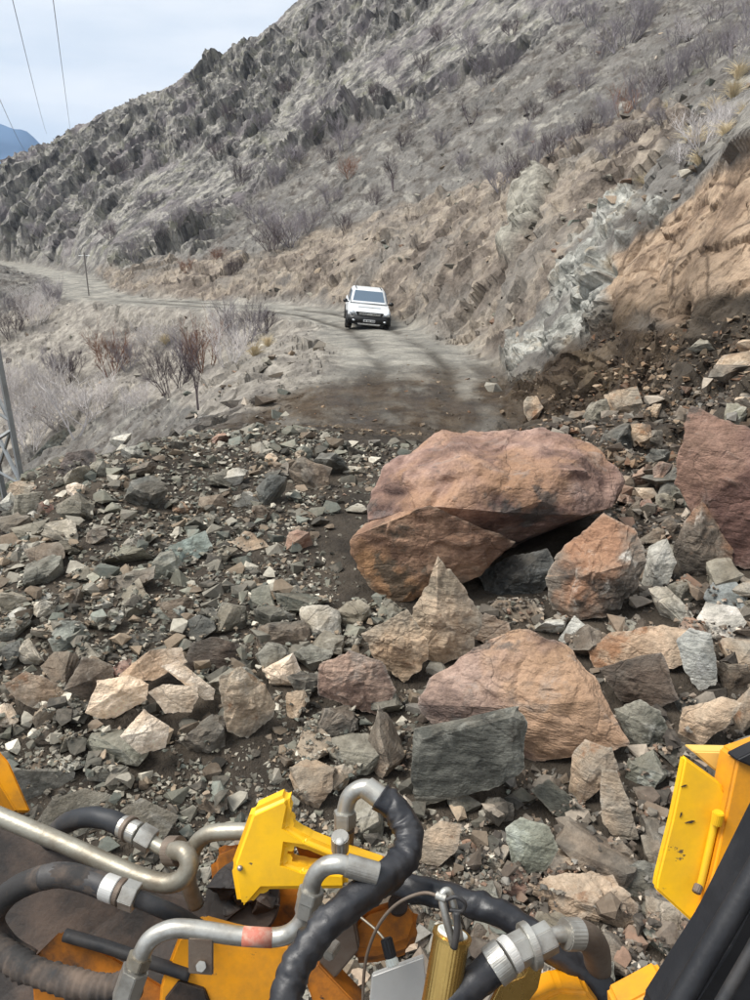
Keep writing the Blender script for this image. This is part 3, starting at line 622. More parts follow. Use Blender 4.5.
hero([(558, 640, .1), (574, 615, .25), (586, 625, .2), (585, 640, .05), (572, 648, 0), (575, 630, .3)], 4.6, 'pale', 'small pointed pale stone standing behind the domed boulder', 4, 1, None, 'rock')
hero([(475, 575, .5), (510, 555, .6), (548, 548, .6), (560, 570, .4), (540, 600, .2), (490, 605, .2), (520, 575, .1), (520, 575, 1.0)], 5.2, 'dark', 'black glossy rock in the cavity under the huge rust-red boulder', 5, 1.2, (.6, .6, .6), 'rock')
hero([(0, 487, .1), (-20, 500, .1), (20, 474, .35), (52, 461, .55), (54, 468, .4), (40, 478, .15), (5, 492, 0), (-15, 510, 0), (20, 478, .7)], 8.3, 'green', 'pale green sloping slab at the left rim of the rubble by the pylon', 4, .8, (1.12, 1.12, 1.0), 'rock')
hero([(30, 460, .1), (52, 436, .5), (72, 424, .7), (80, 434, .5), (78, 446, .2), (58, 448, .1), (35, 462, 0), (55, 445, .9)], 8.9, 'dark', 'dark overhanging slab on the left rim of the rubble', 4, 1, (1.1, 1.1, 1.0), 'rock')
hero([(57, 472, .1), (66, 452, .4), (94, 448, .5), (97, 462, .2), (84, 476, 0), (62, 478, 0), (78, 464, .6)], 8.6, 'dark', 'blackish brown block tucked beneath the dark overhanging slab', 4, 1, (.75, .62, .6), 'rock')
hero([(153, 560, .05), (170, 545, .25), (188, 540, .3), (206, 530, .4), (212, 548, .2), (190, 566, .02), (160, 567, 0), (185, 552, .4)], 6.05, 'green', 'long turquoise-grey wedge, the bluest rock of the left rubble', 4, .8, (.95, 1.08, 1.12), 'rock')
hero([(184, 662, .05), (190, 643, .2), (215, 636, .3), (240, 644, .25), (242, 662, .08), (225, 672, 0), (192, 672, 0), (215, 655, .4)], 4.2, 'brown', 'dark brown rough block above the grey and tan block', 4, 1, (.72, .7, .7), 'rock')
B_ = [ # x0 y0 x1 y1 kind tilt
    (68, 483, 84, 498, 'cream', 0), (127, 478, 165, 509, 'dark', 0), (173, 502, 192, 514, 'rust', 0), (120, 464, 155, 478, 'brown', 8), (112, 436, 132, 447, 'pale', 10), (0, 514, 31, 536, 'brown', -8), (0, 494, 15, 513, 'pale', 0),
    (15, 490, 36, 521, 'grey', -30), (38, 502, 53, 516, 'red', 0), (44, 522, 76, 546, 'pale', 10), (104, 549, 148, 563, 'green', 0), (124, 533, 156, 547, 'pale', 12), (85, 529, 108, 546, 'brown', 20), (58, 541, 78, 557, 'grey', 0), (15, 540, 32, 554, 'pale', 0), (40, 543, 53, 553, 'rust', 0),
    (234, 492, 258, 508, 'pale', -6), (209, 471, 238, 488, 'grey', 8), (258, 477, 286, 506, 'dark', 0), (293, 460, 331, 487, 'brown', -35), (297, 446, 312, 461, 'green', 0), (314, 454, 350, 479, 'dark', -10), (212, 434, 231, 444, 'red', 0), (196, 496, 226, 513, 'brown', 8),
    (184, 516, 215, 531, 'grey', 5), (286, 531, 311, 553, 'red', 0), (217, 547, 237, 562, 'grey', 0), (347, 504, 367, 514, 'pale', 8), (343, 466, 366, 476, 'pale', 10), (252, 506, 269, 523, 'brown', 0), (265, 454, 278, 466, 'tan', 0), (66, 468, 92, 485, 'grey', 10), (92, 462, 114, 478, 'grey', 0),
    (24, 561, 62, 586, 'grey', 12), (88, 578, 109, 593, 'cream', 10), (112, 571, 153, 592, 'brown', 0), (106, 611, 121, 629, 'pale', -20), (93, 599, 113, 609, 'pale', 0), (21, 641, 40, 669, 'pale', 15), (50, 652, 81, 690, 'brown', 20), (64, 702, 90, 727, 'dark', 0), (74, 566, 106, 580, 'grey', -8), (0, 592, 30, 612, 'grey', 0), (0, 620, 30, 640, 'grey', 10), (35, 600, 58, 616, 'pale', 0), (60, 590, 84, 606, 'brown', 0), (0, 645, 22, 670, 'dark', 0), (120, 600, 150, 616, 'grey', 0), (155, 600, 184, 622, 'green', 0), (180, 618, 214, 640, 'dark', 10),
    (251, 587, 276, 613, 'green', 0), (212, 604, 246, 633, 'grey', 0), (255, 606, 293, 630, 'grey', 4), (276, 591, 326, 613, 'green', 0), (302, 607, 339, 641, 'pale', 0), (257, 644, 289, 677, 'grey', 0), (270, 659, 303, 688, 'cream', 38), (289, 674, 320, 702, 'dark', 0), (293, 646, 331, 670, 'grey', 0), (256, 623, 312, 650, 'brown', 0),
    (287, 693, 308, 716, 'tan', 0), (285, 577, 299, 591, 'dark', 0), (338, 602, 370, 625, 'grey', 15), (295, 760, 337, 802, 'tan', 20), (329, 767, 352, 791, 'tan', 0), (330, 738, 378, 772, 'grey', 0), (310, 707, 356, 742, 'brown', 0), (199, 792, 226, 813, 'brown', 0), (281, 751, 297, 765, 'tan', 0), (348, 798, 382, 842, 'grey', 0),
    (368, 712, 404, 772, 'brown', 0), (360, 690, 400, 716, 'grey', 0), (180, 720, 224, 752, 'brown', 0), (35, 705, 66, 726, 'tan', 0), (105, 700, 120, 716, 'dark', 0), (60, 735, 84, 750, 'grey', 0), (88, 755, 118, 768, 'green', 0), (33, 726, 56, 746, 'brown', 0), (0, 705, 16, 728, 'cream', 0), (108, 774, 126, 792, 'grey', 0), (300, 722, 322, 744, 'grey', 0),
    (660, 545, 676, 560, 'grey', 0), (650, 590, 690, 622, 'pale', 0), (610, 620, 645, 640, 'grey', 0), (715, 664, 750, 690, 'brown', 0), (720, 640, 760, 668, 'tan', 0), (736, 690, 762, 730, 'tan', 0), (630, 752, 665, 785, 'green', 0), (660, 745, 690, 765, 'grey', 10), (735, 735, 765, 770, 'grey', 0),
    (585, 400, 612, 424, 'grey', 0), (606, 392, 640, 418, 'tan', 15), (602, 424, 632, 450, 'dark', 0), (630, 425, 650, 446, 'tan', 0), (648, 430, 662, 450, 'brown', 0), (630, 468, 652, 488, 'rust', 0), (634, 488, 655, 504, 'tan', 0), (640, 500, 656, 516, 'red', 0), (656, 494, 674, 512, 'grey', 0), (655, 462, 672, 490, 'rust', 10), (650, 450, 668, 466, 'dark', 0), (628, 500, 640, 520, 'brown', 0), (726, 405, 745, 428, 'green', 0), (735, 398, 756, 414, 'tan', 0), (662, 518, 676, 536, 'brown', 0), (640, 528, 668, 545, 'brown', 0),
    (522, 398, 542, 422, 'tan', 35), (672, 408, 690, 422, 'brown', 0), (720, 352, 760, 374, 'tan', 0), (714, 366, 745, 384, 'brown', 0), (738, 340, 765, 356, 'tan', 0), (570, 412, 590, 424, 'brown', 0), (690, 338, 712, 352, 'grey', 0), (645, 404, 660, 418, 'tan', 0),
    (463, 880, 500, 915, 'brown', 0), (455, 855, 482, 880, 'dark', 0), (480, 845, 508, 872, 'tan', 0), (545, 850, 580, 874, 'cream', 15), (478, 800, 512, 826, 'brown', 0), (450, 795, 480, 815, 'grey', 0), (640, 925, 672, 950, 'green', 0), (600, 940, 650, 975, 'brown', 0), (560, 960, 610, 1000, 'grey', 0), (640, 900, 664, 920, 'grey', 0), (605, 845, 640, 870, 'brown', 0), (575, 838, 600, 860, 'grey', 0), (640, 800, 662, 822, 'grey', 0), (645, 838, 662, 870, 'brown', 30), (425, 905, 452, 935, 'tan', 0), (395, 900, 430, 925, 'tan', 0), (470, 930, 510, 960, 'brown', 0), (425, 880, 450, 900, 'red', 0), (630, 970, 665, 995, 'tan', 0), (500, 870, 530, 895, 'red', 0), (355, 842, 392, 862, 'grey', 0), (395, 868, 418, 886, 'pale', 0),
]
for x0, y0, x1, y1, k, tl in B_: boxrock(x0, y0, x1, y1, k, tilt=tl, level=4 if x1-x0 > 34 else 3)
NAMED = len(ROCKS)

# rocks that fill the gaps between those, largest first, each lying on what is already there
def rubble_point():
    while True:
        px, py = rng.uniform(-40, 830), rng.uniform(425, 960)
        g = on_ground(px, py, 40)
        if px < 470 and hypot(g[0], g[1]) > 10.6: continue
        if py < 500 and 330 < px < 640: continue
        if 320 < px < 400 and 470 < py < 580 and rng.random() < .8: continue
        if py > 780 and px < 300: continue
        return px, py, g
def seat(x, y, r):
    i0, i1 = int((x-r-HX0)/HS), int((x+r-HX0)/HS)+1; j0, j1 = int((y-r-HY0)/HS), int((y+r-HY0)/HS)+1
    w = HM[max(i0, 0):i1, max(j0, 0):j1]; b = HG[max(i0, 0):i1, max(j0, 0):j1]
    if w.size == 0: return None, None
    return float(np.percentile(w, 40)), float((w-b).mean())
n_auto = max(0, 300-len(ROCKS)); sizes = np.sort(rng.uniform(0, 1, n_auto)**1.6)[::-1]*.14+.07
for s in sizes:
    for _ in range(60):
        px, py, g = rubble_point(); R = hypot(g[0], g[1]); sz = s*(.65+.07*R)*(.8 if px < 420 else 1)
        z, over = seat(g[0], g[1], sz*.7)
        if z is not None and over < sz*.45: break
    right = px > 470
    kind = rng.choice(['grey', 'green', 'brown', 'dark', 'pale', 'tan', 'red', 'rust'], p=[.2, .06, .22, .1, .1, .2, .06, .06] if right else [.30, .16, .16, .14, .12, .07, .03, .02])
    flat = rng.uniform(.32, .85); dims = (sz*rng.uniform(.8, 1.4), sz*rng.uniform(.7, 1.1), sz*flat)
    V, f = cut_rock(int(rng.integers(1e6)), dims, int(rng.integers(9, 16)), 4)
    rot = np.array((Matrix.Rotation(rng.uniform(0, 6.28), 3, 'Z') @ Matrix.Rotation(rng.normal()*.28, 3, 'X') @ Matrix.Rotation(rng.normal()*.28, 3, 'Y')))
    V = V@rot.T; C = np.array([g[0], g[1], z+.45*sz*flat])
    o = add_rock(V, f, C, kind); splat(V+C); o['category'] = 'rock'; o['group'] = 'rocks fallen in the slide'
    qx, qy = project(C); w = 2*sz*F/(C[1]*cos(TH)-C[2]*sin(TH))
    ROCKS.append((o, float(qx[0]), float(qy[0]), w, w*.7, kind, 'flat' if flat < .55 else 'blocky' if flat > .78 else 'angular'))

# ------------------------------------------------------------------ labels for the smaller rocks: what they lie beside
LAND = [('the huge rust-red boulder', 490, 500, 250, 160), ('the tall reddish boulder', 730, 490, 110, 150), ('the reddish wedge', 704, 540, 64, 86), ('the rust-topped grey boulder', 597, 567, 104, 110), ('the whitish egg-shaped rock', 659, 565, 36, 54),
        ('the tan pyramid', 444, 612, 80, 110), ('the domed boulder', 530, 695, 215, 130), ('the dark squared block', 470, 758, 118, 105), ('the squarish rust rock', 356, 684, 78, 66), ('the split cream cluster', 150, 683, 130, 74), ('the lone whitish rock', 145, 732, 48, 45),
        ('the orange-cornered block', 248, 703, 62, 72), ('the thin dark slab', 150, 643, 84, 22), ('the brown pyramid rock', 91, 681, 54, 50), ('the flat buff rock', 35, 690, 62, 40), ('the oval grey stone', 74, 818, 86, 60), ('the smooth rounded tan stone', 438, 844, 46, 48),
        ('the clod-covered tan rock', 586, 903, 110, 62), ('the upright tan stone', 594, 772, 52, 66), ('the yellow-lichened stone', 532, 845, 55, 58), ('the mottled grey rock', 643, 724, 62, 50), ('the tan slab', 640, 650, 112, 46), ('the tall pale rock', 697, 660, 42, 65),
        ('the yellow bracket', 710, 830, 90, 160), ('the pylon', 8, 420, 24, 100), ('the dark overhanging slab', 55, 444, 50, 38), ('the turquoise wedge', 182, 548, 58, 36), ('the dark brown rough block', 213, 655, 58, 36), ('the yellow hook', 290, 850, 130, 100), ('the bluish rounded rock', 725, 596, 46, 32), ('the brown cut bank', 690, 260, 150, 150),
        ('the muddy track', 400, 395, 120, 40), ('the white oblong stone', 246, 500, 24, 16), ('the dark jagged rock', 146, 494, 38, 31), ('the tilted brown plank', 312, 474, 38, 27), ('the orange stone', 182, 508, 19, 12), ('the cream pebble', 76, 490, 16, 15), ('the facetted pale block', 320, 624, 37, 34), ('the tilted cream slab', 286, 674, 33, 28), ('the star-shaped tan stone', 316, 781, 42, 42)]
def size_word(w): return 'large' if w > 40 else 'medium' if w > 26 else 'small' if w > 15 else 'tiny'
def rel(x, y, l, fine):
    nm, lx, ly, lw, lh = l; dx, dy = (x-lx)/(lw/2+20), (y-ly)/(lh/2+20)
    far = max(abs(dx), abs(dy)) > 1.9
    pre = 'some way ' if far else 'just '
    if abs(dx) < .75 and abs(dy) < .75: return ('on the upper side of ' if dy < 0 else 'at the foot of ')+nm if abs(dy) > abs(dx) else ('against the left of ' if dx < 0 else 'against the right of ')+nm
    h = 'left of ' if dx < 0 else 'right of '; v = 'above ' if dy < 0 else 'below '
    if .5 < abs(dx)/max(.01, abs(dy)) < 2: return pre+v.strip()+' and '+h+nm
    return pre+(h if abs(dx) > abs(dy) else v)+nm
seen = set(o['label'] for o, *_ in ROCKS if 'label' in o)
EXTRA = {0: '', 1: 'rough-faced ', 2: 'sharp-edged '}
for o, x, y, w, h, k, shp in ROCKS:
    if 'label' in o: continue
    near = sorted(LAND, key=lambda l: hypot(max(0, abs(x-l[1])-l[3]/2), max(0, abs(y-l[2])-l[4]/2)))
    cands = []
    a = f'{size_word(w)} {COLNAME[k]} {shp} rock'
    for l in near[:3]: cands.append(f'{a} {rel(x, y, l, 0)}')
    for i, j in ((0, 1), (0, 2), (1, 2), (0, 3), (1, 3), (2, 3), (0, 4), (1, 4)): cands.append(f'{a} between {near[i][0]} and {near[j][0]}')
    for c in cands:
        if c not in seen and len(c.split()) <= 16: break
    seen.add(c); o['label'] = c

# ------------------------------------------------------------------ the loose rubble between them: too many to count
def stone_stuff(name, label, pts, sizes, cols, level=1, flat=(.35, .85), nproto=40):
    n = len(pts); ang = rng.uniform(0, 6.28, n); tx = rng.normal(0, .35, n); pid = rng.integers(0, nproto, n); pts = np.asarray(pts); sizes = np.asarray(sizes)
    VV, FF, CC, base = [], [], [], 0
    for q in range(nproto):
        i = np.where(pid == q)[0]
        if not len(i): continue
        pv, fs = cut_rock(900+q+level*100, (1, rng.uniform(.65, 1), rng.uniform(*flat)), {1: 7, 2: 10, 3: 12}[level], 1)
        V = np.repeat(pv[None], len(i), 0)
        c, s = np.cos(tx[i])[:, None], np.sin(tx[i])[:, None]; y, z = V[:, :, 1].copy(), V[:, :, 2].copy(); V[:, :, 1] = y*c-z*s; V[:, :, 2] = y*s+z*c
        c, s = np.cos(ang[i])[:, None], np.sin(ang[i])[:, None]; x, y = V[:, :, 0].copy(), V[:, :, 1].copy(); V[:, :, 0] = x*c-y*s; V[:, :, 1] = x*s+y*c
        V = V*sizes[i][:, None, None]+pts[i][:, None, :]
        VV.append(V.reshape(-1, 3)); FF.append((fs[None]+(np.arange(len(i))*len(pv))[:, None, None]).reshape(-1, 3)+base); base += len(i)*len(pv)
        CC.append(np.repeat(np.c_[cols[i], np.ones(len(i))], len(pv), axis=0))
    V, Fc, cc = np.concatenate(VV), np.concatenate(FF), np.concatenate(CC)
    me = fast_mesh(name, V, Fc, MAT_S, smooth=False)
    at = me.attributes.new('tint', 'FLOAT_COLOR', 'POINT'); at.data.foreach_set('color', cc.astype(np.float32).ravel())
    o = bpy.data.objects.new(name, me); COL.objects.link(o); tag(o, label, kind='stuff'); return o
def stone_material():
    m, t, B = node_mat('loose_stone'); g = G(t); p = g.coord()
    c = g.attr('tint', 'Color')
    c = g.mix(1, c, g.math('MULTIPLY_ADD', g.math('SUBTRACT', g.noise(p, 30, 5, .65), .5), 1.0, 1.0), 'MULTIPLY')
    c = g.mix(g.math('MULTIPLY', g.ramp(g.noise(p, 12, 4), (.5, 0), (.62, 1)), .4), c, lin(120, 110, 96))
    g.put(c, B.inputs['Base Color']); B.inputs['Roughness'].default_value = .92; B.inputs['Specular IOR Level'].default_value = .25
    g.L.new(g.bump(g.noise(p, 40, 5, .7), .6, .012), B.inputs['Normal'])
    return m
MAT_S = stone_material()
PAL_L = .74*np.array([1.03, 1, .93])*np.array([lin(116, 113, 104), lin(94, 92, 85), lin(146, 142, 132), lin(124, 124, 113), lin(76, 73, 68), lin(174, 169, 157), lin(114, 100, 86), lin(146, 129, 110), lin(104, 109, 103)])
PAL_R = .74*np.array([lin(112, 98, 84), lin(90, 78, 67), lin(148, 127, 105), lin(116, 111, 102), lin(76, 69, 62), lin(172, 157, 138), lin(134, 104, 84), lin(126, 117, 104), lin(98, 90, 80)])
def scatter(n, smin, smax, power, patchy, emb=.25):
    pts, sz, cl = [], [], []
    X_, Y_ = [], []
    while len(X_) < n:
        R = np.exp(rng.uniform(np.log(2.3), np.log(11.5), n)); a = rng.uniform(radians(-36), radians(44), n)
        X_ = np.r_[X_, R*np.sin(a)]; Y_ = np.r_[Y_, R*np.cos(a)]
    X_, Y_ = X_[:n], Y_[:n]
    R = np.hypot(X_, Y_)
    pn = fbm(np.stack([X_, Y_, X_*0], 1)*1.3, 3, 140)
    s = (smin+(smax-smin)*rng.uniform(0, 1, n)**power)*(.45+.115*R)
    qx, qy = project(np.stack([X_, Y_, ground_z(X_, Y_)], 1))
    keep = rng.uniform(0, 1, n) < sstep(-.45, .1, pn)*(1-patchy)+1-patchy*0-(1-sstep(-.45, .1, pn))*patchy
    keep &= ~((qx < 470) & (R > 11.0)) & ~((qx > 340) & (qx < 500) & (qy < 445))
    keep &= ~(((qx-350)/45)**2+((qy-540)/75)**2 < rng.uniform(0, 1.2, n))
    i = np.clip(((X_-HX0)/HS).astype(int), 0, HM.shape[0]-1); j = np.clip(((Y_-HY0)/HS).astype(int), 0, HM.shape[1]-1)
    over = HM[i, j]-HG[i, j]; keep &= over < .10
    lvl = HM[i, j]
    side = sstep(380, 520, qx+rng.normal(0, 60, n)) > .5
    ci = rng.integers(0, len(PAL_L), n); cols = np.where(side[:, None], PAL_R[ci], PAL_L[ci])*np.exp(rng.normal(0, .3, (n, 1)))
    P = np.stack([X_, Y_, lvl+s*(.5-emb)], 1)
    return P[keep], s[keep], cols[keep]
P, s, c = scatter(9000, .012, .085, 3.8, .42); stone_stuff('rubble', 'loose broken stones filling the gaps of the rockfall', P, s, c, 2)
P, s, c = scatter(62000, .005, .026, 1.7, .45); stone_stuff('gravel', 'gravel and grit strewn through the rockfall', P, s, c, 1)
# clods and stones on the slope under the cut bank, and pebbles of the scree above and along the track
def scatter_px(n, poly, smin, smax, pal, name, label, level=1, power=3.0):
    xs, ys = zip(*poly); pts, sz = [], []
    k = 0
    px = rng.uniform(min(xs), max(xs), n); py = rng.uniform(min(ys), max(ys), n); ok = inpoly(px, py, poly) > .5
    for a, b in zip(px[ok], py[ok]):
        g = on_ground(a, b); R = hypot(g[0], g[1])
        if 12.5 < R < 60 and abs(road_dist(g[:1], g[1:2])[0][0]) < 2.3 and rng.random() < .93: continue
        pts.append(g); sz.append((smin+(smax-smin)*rng.random()**power))
    ci = rng.integers(0, len(pal), len(pts)); cols = pal[ci]*rng.uniform(.75, 1.2, (len(pts), 1))
    return stone_stuff(name, label, np.array(pts), np.array(sz), cols, level)
scatter_px(7000, [(490, 440), (525, 380), (600, 335), (690, 325), (775, 318), (775, 470), (640, 480), (560, 440)], .008, .075, PAL_R*np.array([.86, .74, .62]), 'debris_rubble', 'earth clods and stones below the brown cut bank', 1, 5)
scatter_px(3600, [(-10, 300), (250, 300), (520, 60), (760, -20), (760, 150), (600, 250), (500, 400), (240, 425), (60, 430), (-10, 470)], .02, .26, np.r_[PAL_L*1.25, PAL_R*1.25], 'scree_gravel', 'stones scattered over the scree and track sides', 1, 5)
scatter_px(3600, [(270, 432), (300, 395), (345, 362), (440, 362), (500, 390), (530, 440)], .006, .06, PAL_R*np.array([.95, .85, .72]), 'track_gravel', 'clods and gravel strewn over the muddy track', 1, 3.5)

# ------------------------------------------------------------------ bare shrubs, small trees and straw tufts
def twig_material(name, c1, c2):
    m, t, B = node_mat(name); g = G(t); oi = g.N.new('ShaderNodeObjectInfo')
    c = g.mix(g.noise(g.coord(), 3, 3), c1, c2); c = g.mix(1, c, oi.outputs['Color'], 'MULTIPLY')
    g.put(c, B.inputs['Base Color']); B.inputs['Roughness'].default_value = .9; B.inputs['Specular IOR Level'].default_value = .15
    return m
TW = {'mauve': twig_material('mauve_grey_twigs', lin(104, 97, 100), lin(150, 142, 145)), 'rust': twig_material('reddish_twigs', lin(98, 66, 50), lin(156, 108, 84)),
      'frost': twig_material('pale_twigs', lin(164, 156, 153), lin(204, 197, 192)), 'straw': twig_material('straw', lin(176, 156, 118), lin(214, 198, 164)), 'dark': twig_material('dark_twigs', lin(74, 64, 66), lin(112, 100, 102))}
def tube_path(vs, fs, pts, r0, r1, n=3):
    b0 = len(vs); P = [Vector(p) for p in pts]
    for i, p in enumerate(P):
        d = (P[min(i+1, len(P)-1)]-P[max(i-1, 0)]).normalized(); a = d.orthogonal().normalized(); b = d.cross(a); r = r0+(r1-r0)*i/(len(P)-1)
        for k in range(n): vs.append(p+a*r*cos(2*pi*k/n)+b*r*sin(2*pi*k/n))
    for i in range(len(P)-1):
        for k in range(n): fs.append((b0+i*n+k, b0+i*n+(k+1) % n, b0+(i+1)*n+(k+1) % n, b0+(i+1)*n+k))
def shrub_mesh(seed, style):
    """unit-high bare shrub: stems from the root that fork into ever finer twigs"""
    r = random.Random(seed); vs, fs = [], []
    def grow(p, d, ln, rad, lev):
        pts = [p]; q = p
        for _ in range(3):
            d = (d+Vector((r.gauss(0, .16), r.gauss(0, .16), r.gauss(.05, .10)))).normalized(); q = q+d*ln/3; pts.append(q)
        tube_path(vs, fs, pts, rad, rad*.55)
        if lev > 0:
            for _ in range({3: 4, 2: 4, 1: 4}[lev]):
                k = r.uniform(.35, 1); i = min(2, int(k*3)); b = pts[i].lerp(pts[i+1], k*3-i)
                nd = (d+Vector((r.gauss(0, .5), r.gauss(0, .5), r.gauss(.12, .3)))).normalized()
                grow(b, nd, ln*r.uniform(.5, .75), rad*.55, lev-1)
    if style == 'bush':
        for _ in range(15):
            a = r.uniform(0, 6.28); s = r.uniform(.1, 1.05); grow(Vector((cos(a)*.1, sin(a)*.1, -.04)), Vector((cos(a)*s, sin(a)*s, 1)).normalized(), r.uniform(.28, .5), .0085, 3 if _ < 13 else 2)
    elif style == 'tree':
        for _ in range(2):
            a = r.uniform(0, 6.28); grow(Vector((cos(a)*.03, sin(a)*.03, -.04)), Vector((cos(a)*.25, sin(a)*.25, 1)).normalized(), .55, .02, 3)
    else:
        for _ in range(170):
            a = r.uniform(0, 6.28); s = abs(r.gauss(0, .75)); d = Vector((cos(a)*s, sin(a)*s, 1)).normalized(); p = Vector((cos(a)*.12*r.random(), sin(a)*.12*r.random(), -.03))
            l = r.uniform(.5, 1); m = p+d*l*.6; tube_path(vs, fs, [p, m, m+(d+Vector((cos(a)*.5, sin(a)*.5, -.5))).normalized()*l*.45], .012, .004)
    V = np.array([v[:] for v in vs]); V[:, 2] /= V[:, 2].max(); w = np.abs(V[:, :2]).max(); V[:, :2] /= w*2      # one high, one wide
    return V, np.array(fs)
SHM = {}
for st, n in (('bush', 4), ('tree', 2), ('tuft', 3)):
    for k in range(n):
        V, f = shrub_mesh(50+k*7+len(st), st); SHM[st, k] = fast_mesh({'bush': 'bare_shrub', 'tree': 'bare_tree', 'tuft': 'straw_tuft'}[st], V, f, TW['straw' if st == 'tuft' else 'mauve'], smooth=False)
